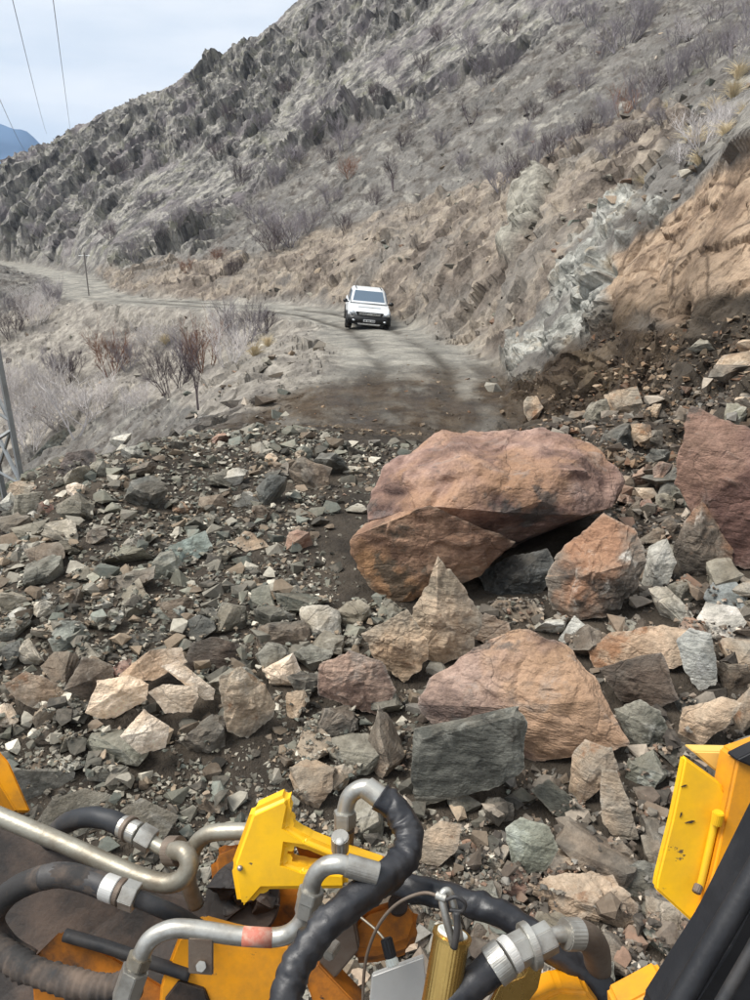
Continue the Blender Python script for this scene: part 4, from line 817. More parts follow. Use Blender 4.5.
SH = [ # photo x of the root, y of the root, width, height, colour, style
    (112, 376, 46, 56, 'rust', 'bush'), (128, 372, 30, 40, 'mauve', 'bush'), (56, 374, 30, 38, 'mauve', 'bush'), (70, 384, 36, 40, 'dark', 'bush'), (206, 372, 44, 62, 'rust', 'bush'), (172, 396, 54, 62, 'dark', 'bush'), (198, 408, 34, 66, 'dark', 'tree'), (188, 372, 40, 50, 'mauve', 'bush'), (228, 366, 46, 56, 'frost', 'bush'), (244, 346, 46, 50, 'mauve', 'bush'), (264, 332, 40, 40, 'dark', 'bush'), (222, 336, 40, 36, 'frost', 'bush'), (158, 350, 44, 34, 'frost', 'bush'),
    (12, 340, 34, 40, 'dark', 'bush'), (36, 326, 42, 40, 'frost', 'bush'), (55, 306, 30, 30, 'mauve', 'bush'), (44, 300, 26, 24, 'frost', 'bush'), (30, 312, 30, 26, 'frost', 'bush'), (8, 312, 20, 24, 'mauve', 'bush'), (20, 420, 52, 60, 'frost', 'bush'), (60, 428, 66, 62, 'frost', 'bush'), (95, 418, 52, 46, 'frost', 'bush'), (30, 450, 60, 70, 'frost', 'bush'), (50, 400, 50, 44, 'frost', 'bush'), (5, 400, 40, 50, 'frost', 'bush'), (76, 440, 50, 56, 'frost', 'tree'), (124, 420, 30, 32, 'frost', 'tree'), (140, 410, 40, 30, 'frost', 'bush'),
    (292, 246, 62, 46, 'mauve', 'bush'), (272, 252, 40, 34, 'dark', 'bush'), (258, 222, 34, 28, 'mauve', 'bush'), (240, 186, 26, 28, 'dark', 'bush'), (308, 234, 40, 34, 'mauve', 'bush'), (310, 146, 36, 30, 'mauve', 'bush'), (344, 150, 44, 40, 'mauve', 'bush'), (350, 180, 26, 24, 'rust', 'bush'), (330, 164, 24, 22, 'dark', 'bush'), (295, 166, 34, 24, 'mauve', 'bush'), (188, 274, 20, 20, 'rust', 'bush'), (232, 276, 26, 24, 'dark', 'bush'), (216, 262, 20, 16, 'rust', 'bush'), (180, 232, 34, 26, 'mauve', 'bush'), (70, 228, 30, 22, 'mauve', 'bush'), (135, 262, 26, 30, 'mauve', 'bush'), (160, 250, 30, 26, 'mauve', 'bush'),
    (228, 120, 20, 16, 'dark', 'bush'), (376, 104, 24, 26, 'dark', 'bush'), (390, 74, 24, 20, 'mauve', 'bush'), (394, 192, 34, 36, 'dark', 'tree'), (374, 206, 22, 20, 'dark', 'bush'), (418, 124, 30, 26, 'mauve', 'bush'), (470, 126, 22, 24, 'dark', 'tree'), (486, 86, 44, 40, 'mauve', 'bush'), (508, 72, 30, 30, 'mauve', 'bush'), (440, 40, 30, 22, 'dark', 'bush'), (560, 26, 40, 30, 'mauve', 'bush'), (566, 54, 24, 18, 'dark', 'bush'), (620, 52, 56, 44, 'mauve', 'bush'), (600, 60, 30, 30, 'mauve', 'bush'), (644, 28, 40, 30, 'mauve', 'bush'), (532, 120, 26, 22, 'dark', 'bush'),
    (502, 194, 40, 34, 'mauve', 'bush'), (518, 178, 34, 36, 'dark', 'bush'), (536, 168, 32, 34, 'mauve', 'bush'), (554, 158, 30, 34, 'dark', 'bush'), (572, 150, 32, 34, 'mauve', 'bush'), (588, 138, 32, 36, 'dark', 'bush'), (606, 128, 32, 36, 'mauve', 'bush'), (622, 116, 32, 36, 'rust', 'bush'), (640, 110, 34, 40, 'mauve', 'bush'), (656, 96, 34, 40, 'dark', 'bush'), (674, 90, 36, 44, 'mauve', 'bush'), (692, 76, 36, 40, 'mauve', 'bush'), (712, 66, 40, 44, 'mauve', 'bush'), (734, 60, 44, 50, 'mauve', 'bush'), (750, 36, 40, 40, 'mauve', 'bush'), (712, 24, 40, 24, 'mauve', 'bush'), (690, 40, 30, 20, 'frost', 'bush'),
    (640, 142, 50, 24, 'dark', 'bush'), (610, 158, 46, 22, 'mauve', 'bush'), (664, 130, 40, 24, 'mauve', 'bush'), (704, 150, 56, 46, 'frost', 'bush'), (684, 168, 44, 36, 'frost', 'bush'), (720, 128, 40, 30, 'frost', 'bush'),
    (90, 200, 24, 20, 'mauve', 'bush'), (120, 178, 22, 18, 'dark', 'bush'), (150, 205, 26, 20, 'mauve', 'bush'), (205, 222, 28, 22, 'mauve', 'bush'), (218, 160, 22, 20, 'dark', 'bush'), (262, 130, 24, 20, 'mauve', 'bush'), (285, 96, 22, 20, 'dark', 'bush'), (275, 186, 28, 24, 'mauve', 'bush'), (322, 110, 26, 22, 'mauve', 'bush'), (360, 122, 28, 24, 'mauve', 'bush'), (405, 96, 28, 26, 'mauve', 'bush'), (424, 72, 24, 22, 'dark', 'bush'), (452, 92, 28, 26, 'mauve', 'bush'), (470, 52, 30, 26, 'mauve', 'bush'), (512, 36, 30, 24, 'dark', 'bush'), (440, 150, 26, 22, 'mauve', 'bush'), (402, 150, 26, 24, 'dark', 'bush'), (462, 170, 26, 20, 'mauve', 'bush'), (330, 206, 34, 26, 'mauve', 'bush'), (345, 232, 28, 20, 'dark', 'bush'), (40, 236, 26, 18, 'mauve', 'bush'), (110, 240, 24, 20, 'dark', 'bush'), (365, 40, 26, 22, 'mauve', 'bush'), (582, 92, 30, 26, 'mauve', 'bush'), (556, 98, 28, 24, 'dark', 'bush'), (522, 148, 28, 26, 'mauve', 'bush'), (676, 46, 36, 32, 'mauve', 'bush'), (590, 28, 36, 30, 'mauve', 'bush'),
    (738, 80, 26, 18, 'straw', 'tuft'), (733, 98, 24, 20, 'straw', 'tuft'), (694, 150, 34, 24, 'straw', 'tuft'), (714, 112, 24, 16, 'straw', 'tuft'), (648, 186, 26, 13, 'straw', 'tuft'), (726, 138, 26, 18, 'straw', 'tuft'), (700, 168, 26, 18, 'straw', 'tuft'), (166, 346, 14, 12, 'straw', 'tuft'), (255, 356, 22, 16, 'straw', 'tuft'), (268, 346, 16, 12, 'straw', 'tuft'), (744, 120, 20, 16, 'straw', 'tuft'), (668, 112, 14, 12, 'straw', 'tuft'),
]
VLAND = [('the white car', 366, 310, 45, 40), ('the bend of the track', 300, 300, 90, 20), ('the pylon', 8, 420, 24, 100), ('the far end of the track', 20, 262, 60, 16), ('the utility pole', 88, 278, 8, 40), ('the brown cut bank', 690, 260, 150, 150), ('the pale blue-grey outcrop', 580, 290, 90, 160), ('the white slab of rock', 535, 220, 40, 80),
         ('the straw-tufted bank top', 725, 110, 50, 70), ('the skyline', 240, 40, 60, 40), ('the top of the grey scree', 480, 60, 60, 30), ('the small bare tree', 198, 380, 34, 60), ('the broad mauve thicket', 292, 228, 62, 46), ('the reddest shrub', 206, 345, 44, 60), ('the rubble edge', 150, 425, 200, 20), ('the shrub row on the scree', 620, 120, 90, 60)]
CN = {'mauve': 'mauve-grey', 'rust': 'reddish-brown', 'frost': 'whitish', 'dark': 'dark', 'straw': 'pale straw'}
SN = {'bush': 'bare shrub', 'tree': 'bare little tree', 'tuft': 'grass tuft'}
def uniq(a, x, y, lands, seen):
    near = sorted(lands, key=lambda l: hypot(max(0, abs(x-l[1])-l[3]/2), max(0, abs(y-l[2])-l[4]/2)))
    c_ = [f'{a} {rel(x, y, l, 0)}' for l in near[:3]]+[f'{a} between {near[i][0]} and {near[j][0]}' for i, j in ((0, 1), (0, 2), (1, 2), (0, 3), (1, 3), (0, 4), (2, 3))]
    for c in c_:
        if c not in seen and len(c.split()) <= 16: break
    seen.add(c); return c
for q, (x, y, w, h, c, st) in enumerate(SH):
    g = on_ground(x, y); dep = g[1]*cos(TH)-g[2]*sin(TH); k = q % {'bush': 4, 'tree': 2, 'tuft': 3}[st]
    o = bpy.data.objects.new({'bush': 'bare_shrub', 'tree': 'bare_tree', 'tuft': 'straw_tuft'}[st], SHM[st, k]); COL.objects.link(o); o.material_slots[0].link = 'OBJECT'; o.material_slots[0].material = TW[c]
    o.location = g; o.rotation_euler = (0, 0, q*2.4); H = h*dep/F*1.08; Wd = w*dep/F*1.4; o.scale = (Wd, Wd, H)
    j = .88+.24*((q*37) % 10)/10; o.color = (j, j, j, 1)
    size = 'broad' if w > 48 else 'tall' if h > w*1.15 else 'small' if w < 28 else 'low' if h < w*.7 else 'rounded'
    lb = uniq(f'{size} {CN[c]} {SN[st]}', x, y-h/2, [l for l in VLAND if not (l[0] == 'the small bare tree' and st == 'tree')], seen)
    tag(o, lb, {'bush': 'shrub', 'tree': 'tree', 'tuft': 'grass tuft'}[st], {'bush': 'bare shrubs on the hillside', 'tree': 'bare shrubs on the hillside', 'tuft': 'straw tufts on the bank'}[st])

# ------------------------------------------------------------------ simple part builders
def metal_mat(name, col, rough=.5, metal=0., dirt=None, damt=.5, dsc=6, bump=.1, spec=.5, scratch=None):
    m, t, B = node_mat(name); g = G(t); p = g.coord()
    c = g.mix(g.math('MULTIPLY', g.noise(p, 40, 3), .25), col, tuple(x*.8 for x in col))
    if dirt: c = g.mix(g.math('MULTIPLY', g.ramp(g.noise(p, dsc, 6, .65), (.42, 0), (.66, 1)), damt), c, dirt)
    if scratch: c = g.mix(g.ramp(g.noise(g.map(p, (1, 3, 1)), dsc*2.2, 6, .7), (.66, 0), (.69, 1)), c, scratch)
    g.put(c, B.inputs['Base Color']); B.inputs['Metallic'].default_value = metal; B.inputs['Specular IOR Level'].default_value = spec
    g.put(g.math('MULTIPLY_ADD', g.noise(p, dsc*2, 4), .3, rough-.12), B.inputs['Roughness'])
    g.L.new(g.bump(g.noise(p, dsc*8, 5, .6), bump, .003), B.inputs['Normal'])
    return m
def bm_obj(name, bm, mat, parent=None, smooth=False, loc=None):
    me = bpy.data.meshes.new(name); bm.normal_update(); bm.to_mesh(me); bm.free(); me.materials.append(mat)
    me.polygons.foreach_set('use_smooth', [smooth]*len(me.polygons))
    o = bpy.data.objects.new(name, me); COL.objects.link(o)
    if parent: o.parent = parent
    if loc is not None: o.location = loc
    return o
def beveled(bm, w, seg=2):
    bmesh.ops.bevel(bm, geom=bm.edges[:], offset=w, segments=seg, affect='EDGES', clamp_overlap=True)
def box_bm(sx, sy, sz, c=(0, 0, 0), bevel=0, bm=None):
    bm = bm or bmesh.new(); r = bmesh.ops.create_cube(bm, size=1)
    for v in r['verts']: v.co = Vector((v.co.x*sx+c[0], v.co.y*sy+c[1], v.co.z*sz+c[2]))
    if bevel: beveled(bm, bevel)
    return bm
def prism_bm(poly, y0, y1, bevel=0, axes='xz'):
    """polygon in two axes, thick along the third"""
    bm = bmesh.new()
    def P(a, b, c): return {'xz': (a, c, b), 'yz': (c, a, b), 'xy': (a, b, c)}[axes]
    A = [bm.verts.new(P(a, b, y0)) for a, b in poly]; Bv = [bm.verts.new(P(a, b, y1)) for a, b in poly]
    bm.faces.new(A); bm.faces.new(Bv[::-1]); n = len(poly)
    for i in range(n): bm.faces.new((A[(i+1) % n], A[i], Bv[i], Bv[(i+1) % n]))
    bmesh.ops.recalc_face_normals(bm, faces=bm.faces[:])
    if bevel: beveled(bm, bevel)
    return bm
def empty(name, loc, label, cat, group=None):
    o = bpy.data.objects.new(name, None); COL.objects.link(o); o.location = loc; o.empty_display_size = .2; return tag(o, label, cat, group)

# ------------------------------------------------------------------ the white pickup on the track
def build_car():
    g = on_ground(366, 326); x, y = -.42, 34.0
    z = float(ground_z(x, y)[0])
    car = empty('pickup', (x, y, z), 'white double-cab car with black bumper driving towards the rubble on the muddy track', 'car')
    car.rotation_euler = (radians(1.5), radians(5.5), radians(3.5)); car.scale = (.95, .94, .86)          # y forward points at us after the turn below
    WH = metal_mat('white_car_paint', lin(216, 220, 222, .9, 1.0), .3, 0, lin(170, 160, 146), .35, 3, 0, .5)
    BL = metal_mat('black_plastic', lin(18, 19, 21), .45, 0, lin(90, 84, 76), .12, 4, 0)
    GL = metal_mat('car_glass', lin(70, 92, 112), .06, 0, None, 0, 4, 0, 1.0)
    TY = metal_mat('tyre_rubber', lin(26, 26, 27), .85, 0, lin(120, 110, 98), .5, 8, .3)
    RI = metal_mat('wheel_rim', lin(190, 192, 194, .9, 1), .35, .6)
    CH = metal_mat('chrome_trim', lin(206, 208, 210, .9, 1), .22, .9)
    HL = metal_mat('headlight_glass', lin(214, 220, 226, .9, 1), .1, 0, None, 0, 4, 0, .9)
    RD = metal_mat('plate_white', lin(224, 224, 222, .9, 1), .5)
    # lofted body: stations from the nose (y = -2.5, towards us) to the tail; each is half width, sill, belt, roof half width, roof height
    def loft(name, st, mat, bev=.03, parent=car):
        bm = bmesh.new(); rings = []
        for (yy, prof) in st:
            rings.append([bm.verts.new((a, yy, b)) for a, b in prof]+[bm.verts.new((-a, yy, b)) for a, b in prof[::-1]])
        n = len(rings[0])
        for r, q in zip(rings[:-1], rings[1:]):
            for i in range(n): bm.faces.new((r[i], r[(i+1) % n], q[(i+1) % n], q[i]))
        bm.faces.new(rings[0][::-1]); bm.faces.new(rings[-1])
        bmesh.ops.recalc_face_normals(bm, faces=bm.faces[:])
        o = bm_obj(name, bm, mat, parent, True)
        b = o.modifiers.new('b', 'BEVEL'); b.width = bev; b.segments = 3; b.limit_method = 'ANGLE'; b.angle_limit = radians(25)
        return o
    low = lambda w, z0, z1, z2: [(w*.93, z0), (w, z0+.12), (w, z1), (w*.96, z2)]
    body = loft('body', [(-2.42, low(.78, .60, .80, .88)), (-2.30, low(.86, .50, .86, .96)), (-1.9, low(.91, .44, .94, 1.06)), (-1.0, low(.91, .42, 1.02, 1.15)), (-.6, low(.91, .42, 1.03, 1.17)), (.9, low(.91, .42, 1.04, 1.16)), (2.35, low(.90, .48, 1.04, 1.12)), (2.45, low(.88, .55, 1.0, 1.08))], WH, .05)
    cab = lambda w, w2, z0, z1: [(w, z0), (w*.98, z0+.08), (w2+.03, z1-.06), (w2-.05, z1)]
    cabin = loft('cabin', [(-1.12, cab(.80, .78, 1.10, 1.20)), (-.35, cab(.86, .68, 1.12, 1.72)), (-.1, cab(.86, .68, 1.12, 1.78)), (.75, cab(.86, .68, 1.12, 1.79)), (1.15, cab(.86, .66, 1.12, 1.70)), (1.35, cab(.85, .70, 1.12, 1.30))], WH, .04)
    # windscreen and windows stand a few millimetres proud
    def pane(name, q, par=car, mat=GL, t=.012):
        q = [Vector(p) for p in q]; n = (q[1]-q[0]).cross(q[2]-q[0]).normalized(); bm = bmesh.new()
        A = [bm.verts.new(p+n*t) for p in q]; Bv = [bm.verts.new(p-n*t*2) for p in q]; k = len(q)
        bm.faces.new(A); bm.faces.new(Bv[::-1])
        for i in range(k): bm.faces.new((A[i], A[(i+1) % k], Bv[(i+1) % k], Bv[i]))
        bmesh.ops.recalc_face_normals(bm, faces=bm.faces[:]); return bm_obj(name, bm, mat, par)
    pane('windscreen', [(-.71, -1.045, 1.235), (.71, -1.045, 1.235), (.61, -.41, 1.69), (-.61, -.41, 1.69)])
    for s in (-1, 1):
        pane('side_window', [(s*.845, -.72, 1.22), (s*.85, .28, 1.22), (s*.735, .28, 1.66), (s*.74, -.26, 1.66)]); pane('side_window', [(s*.85, .34, 1.22), (s*.85, 1.1, 1.22), (s*.735, .98, 1.62), (s*.735, .34, 1.66)])
        o = bm_obj('mirror', box_bm(.2, .1, .17, (s*1.02, -.78, 1.2), .035), BL, car, True)
        bm_obj('mirror_arm', box_bm(.12, .04, .04, (s*.92, -.76, 1.16)), BL, o)
        bm_obj('headlight', prism_bm([(s*.60, .78), (s*.84, .82), (s*.88, .97), (s*.74, .99), (s*.61, .91)], -2.46, -2.0, .015), HL, car, True)
        bm_obj('fog_light', box_bm(.11, .04, .07, (s*.66, -2.53, .55), .012), HL, car, True)
        bm_obj('door_seam', box_bm(.02, .02, .62, (s*.905, -.3, .8)), BL, car)
        fl = bm_obj('fender_flare', prism_bm([(-1.55+.47*cos(a), .38+.47*sin(a)) for a in np.linspace(-.15, pi+.15, 12)]+[(-1.55+.37*cos(a), .38+.37*sin(a)) for a in np.linspace(pi+.15, -.15, 12)], s*.86, s*.965, 0, 'yz'), BL, car)
    bm_obj('bonnet_ridge', box_bm(1.0, .7, .03, (0, -1.5, 1.09), .012), WH, body)
    bm_obj('grille', prism_bm([(-.50, .74), (.50, .74), (.60, .93), (-.60, .93)], -2.48, -2.25, .02), BL, car)
    for k in range(2): bm_obj('grille_bar', box_bm(.92, .05, .035, (0, -2.49, .825+.06*k), .01), CH, car)
    bm_obj('badge', box_bm(.22, .02, .05, (0, -2.515, .855), .008), CH, car)
    bm_obj('front_bumper', prism_bm([(-.93, -2.1), (-.9, -2.42), (-.6, -2.54), (.6, -2.54), (.9, -2.42), (.93, -2.1)], .42, .78, .04, 'xy'), BL, car, True)
    bm_obj('bull_bar', prism_bm([(-.62, .34), (.62, .34), (.7, .47), (-.7, .47)], -2.50, -2.2, .02), BL, car)
    bm_obj('skid_plate', prism_bm([(-.45, .36), (.45, .36), (.5, .43), (-.5, .43)], -2.515, -2.4, .01), CH, car)
    pl = bm_obj('number_plate', box_bm(.50, .02, .11, (0, -2.553, .56), .005), RD, car)
    for k, a in enumerate((-.20, -.15, -.07, -.02, .03, .11, .16, .21)): bm_obj('plate_character', box_bm(.03, .006, .065, (a, -2.5655, .56)), BL, pl)
    bm_obj('roof_rail', box_bm(.04, 1.2, .03, (.56, .3, 1.80), .01), BL, cabin); bm_obj('roof_rail', box_bm(.04, 1.2, .03, (-.56, .3, 1.80), .01), BL, cabin)
    def wheel(sx, yy):
        bm = bmesh.new(); n = 28; prof = [(.11, .20), (.125, .30), (.125, .345), (.10, .375), (-.10, .375), (-.125, .345), (-.125, .30), (-.11, .20)]
        rg = [[bm.verts.new((a, b*cos(2*pi*k/n), b*sin(2*pi*k/n))) for k in range(n)] for a, b in prof]
        for p, q in zip(rg, rg[1:]+rg[:1]):
            for k in range(n): bm.faces.new((p[k], p[(k+1) % n], q[(k+1) % n], q[k]))
        bmesh.ops.recalc_face_normals(bm, faces=bm.faces[:])
        w = bm_obj('wheel', bm, TY, car, True, (sx*.83, yy, .38)); w.rotation_euler[2] = radians(-8) if yy < 0 else 0
        bm = bmesh.new()
        for k in range(6):
            a = k*pi/3; r = bmesh.ops.create_cube(bm, size=1)
            for v in r['verts']:
                c = Vector((v.co.x*.05+sx*.085, v.co.y*.075, v.co.z*.17+.125)); v.co = Matrix.Rotation(a, 3, 'X') @ c
        r = bmesh.ops.create_cone(bm, cap_ends=True, segments=24, radius1=.215, radius2=.2, depth=.1)
        for v in r['verts']: v.co = Vector((v.co.z+sx*.02, v.co.x, v.co.y))
        bm_obj('rim', bm, RI, w)
    for sx in (-1, 1):
        for yy in (-1.55, 1.5): wheel(sx, yy)
    bm_obj('underbody', box_bm(1.4, 4.2, .2, (0, 0, .42)), BL, car)
    bm_obj('mud_flap', box_bm(.26, .02, .3, (-.84, -1.05, .36)), BL, car); bm_obj('mud_flap', box_bm(.26, .02, .3, (.84, -1.05, .36)), BL, car)
    return car
build_car()

# ------------------------------------------------------------------ pylon, power lines, utility pole
GALV = metal_mat('galvanised_steel', lin(150, 154, 154), .5, .55, lin(118, 112, 104), .5, 5, .15)
def bar(bm, a, b, w=.035, n=4):
    a, b = Vector(a), Vector(b); d = (b-a).normalized(); u = d.orthogonal().normalized(); v = d.cross(u)
    ra = [bm.verts.new(a+u*w*cos(2*pi*(k+.5)/n)+v*w*sin(2*pi*(k+.5)/n)) for k in range(n)]; rb = [bm.verts.new(b+u*w*cos(2*pi*(k+.5)/n)+v*w*sin(2*pi*(k+.5)/n)) for k in range(n)]
    for k in range(n): bm.faces.new((ra[k], ra[(k+1) % n], rb[(k+1) % n], rb[k]))
    bm.faces.new(ra[::-1]); bm.faces.new(rb)
foot = at_R(19, 466, 10.6); top = at_R(-6, 328, 10.75)
pyl = empty('pylon', foot+np.array([-.62, .3, -.6]), 'galvanised steel lattice pylon standing at the left rim of the rubble', 'pylon')
P_ = np.array(pyl.location); ax = np.array([top[0]-foot[0], .1, top[2]-foot[2]])
legs = []
c0 = foot+np.array([-.62, .45, 0]); rise = ax[2]
for k, (sx, sy) in enumerate(((1, -1), (1, 1), (-1, 1), (-1, -1))):
    f0 = c0+np.array([sx*.62, sy*.45, -1.9]) - ax*0; f0 = c0+np.array([sx*(.62+.25), sy*.6, -1.6]); tt = c0+np.array([sx*.30+.0, sy*.25, 7.0])
    if k == 0: f0, tt = foot-ax*1.2, foot+ax*3.2
    if k == 1: f0, tt = foot-ax*1.2+np.array([-0.75, .95, 0]), foot+ax*3.2+np.array([-0.45, .3, 0])
    if k == 2: f0, tt = foot-ax*1.2+np.array([-2.1, .95, 0]), foot+ax*3.2+np.array([-0.75, .3, 0])
    if k == 3: f0, tt = foot-ax*1.2+np.array([-1.6, 0, 0]), foot+ax*3.2+np.array([-.35, 0, 0])
    bm = bmesh.new(); bar(bm, f0-P_, tt-P_, .042); bm_obj('leg', bm, GALV, pyl); legs.append((f0, tt))
for i in range(4):
    a, b = legs[i], legs[(i+1) % 4]; bm = bmesh.new()
    for k in range(7):
        q = .235+k*.11; w = lambda l, t: l[0]+(l[1]-l[0])*t-P_
        bmx = bmesh.new(); bar(bmx, w(a, q), w(b, q+.10), .026); bm_obj('brace', bmx, GALV, pyl)
        bmx = bmesh.new(); bar(bmx, w(b, q+.004), w(a, q+.104), .022); bm_obj('brace', bmx, GALV, pyl)
    bm.free()
bm = box_bm(.05, .012, .55, tuple(foot+ax*.42+np.array([-.17, -.10, 0])-P_)); ORG = metal_mat('faded_orange_paint', lin(214, 160, 112, .9), .6)
bm_obj('marker_plate', bm, ORG, pyl)
WIRE = metal_mat('dark_wire', lin(120, 122, 126), .5, .3)
for k, (a, b, lb) in enumerate((((3, -40, 42), (46, 132, 210), 'thin power line crossing the sky, middle one of the three'), ((48, -40, 42), (70, 128, 205), 'thin power line crossing the sky, nearest to the mountain skyline'), ((-30, 30, 42), (26, 152, 215), 'thin power line crossing the sky low down at the left edge'))):
    p0, p1 = at_R(*a), at_R(*b); vs, fs = [], []
    pts = [p0+(p1-p0)*t-np.array([0, 0, 4*.8*t*(1-t)]) for t in np.linspace(-.6, 1.15, 30)]
    tube_path(vs, fs, pts, .016, .03, 5)
    o = mesh_from('power_line', vs, fs, WIRE); tag(o, lb, 'power line', 'power lines across the sky')
g = on_ground(89, 296); dep = g[1]; pole = empty('utility_pole', g, 'slim grey utility pole standing at the far bend of the track', 'utility pole')
bm = bmesh.new(); bar(bm, (0, 0, -.3), (0, 0, 40*dep/F), .045, 8); bm_obj('post', bm, metal_mat('weathered_wood', lin(112, 106, 100), .9), pole)
bm = bmesh.new(); bar(bm, (-.4, 0, 37*dep/F), (.4, 0, 37*dep/F), .025); bm_obj('crossarm', bm, GALV, pole)

# ------------------------------------------------------------------ far mountain and the air in front of it
def far_mountain():
    xs = np.linspace(-2600, 300, 160); ds = np.linspace(0, 1, 40); V = []
    for x in xs:
        d = hypot(x, 2700); prof = 322*np.exp(-((x+1380)/820)**2)+40*vnoise(np.array([[x*.006, 0, 0]]), 5)[0]+18*vnoise(np.array([[x*.02, 0, 0]]), 6)[0]
        for t in ds: V.append((x, 2700-500*(1-t)*1.2, -260+(prof+260)*t**1.3))
    V = np.array(V); V[:, 2] += 22*fbm(V*.008, 4, 77)*np.tile(ds, 160); V[:, 1] += 60*fbm(V*.006, 3, 78)
    i = np.arange(160*40).reshape(160, 40); q = np.stack([i[:-1, :-1], i[1:, :-1], i[1:, 1:], i[:-1, 1:]], -1).reshape(-1, 4)
    m, t, B = node_mat('far_mountain_haze_blue'); gg = G(t); p = gg.coord()
    sn = gg.N.new('ShaderNodeSeparateXYZ'); gg.L.new(p, sn.inputs[0])
    h = gg.math('ADD', sn.outputs[2], gg.math('MULTIPLY', gg.noise(p, .012, 5), 160)); c = gg.mix(gg.ramp(gg.math('DIVIDE', h, 500), (.80, 0), (.95, 1)), lin(84, 106, 132, 1.2, 1), lin(228, 232, 236, 1, 1))  # blue of the distance haze is put into the rock colour, snow above
    gg.put(c, B.inputs['Base Color']); B.inputs['Roughness'].default_value = 1
    o = bpy.data.objects.new('far_mountain', fast_mesh('far_mountain', V, q, m, True)); COL.objects.link(o); tag(o, 'distant snow-topped haze-blue mountain beyond the valley', kind='structure')
far_mountain()

# the valley's thin haze: far things fade, near things stay clear
HZ = bpy.data.materials.new('valley_haze'); HZ.use_nodes = True; t = HZ.node_tree
for n in list(t.nodes):
    if n.type == 'BSDF_PRINCIPLED': t.nodes.remove(n)
pv = t.nodes.new('ShaderNodeVolumePrincipled'); pv.inputs['Color'].default_value = (.50, .70, 1, 1); pv.inputs['Density'].default_value = .00016; pv.inputs['Anisotropy'].default_value = .2
t.links.new(pv.outputs[0], [n for n in t.nodes if n.type == 'OUTPUT_MATERIAL'][0].inputs['Volume'])
hz = bm_obj('haze', box_bm(10400, 10400, 700, (0, 0, 70)), HZ); hz['kind'] = 'stuff'; hz['label'] = 'thin pale haze filling the valley'

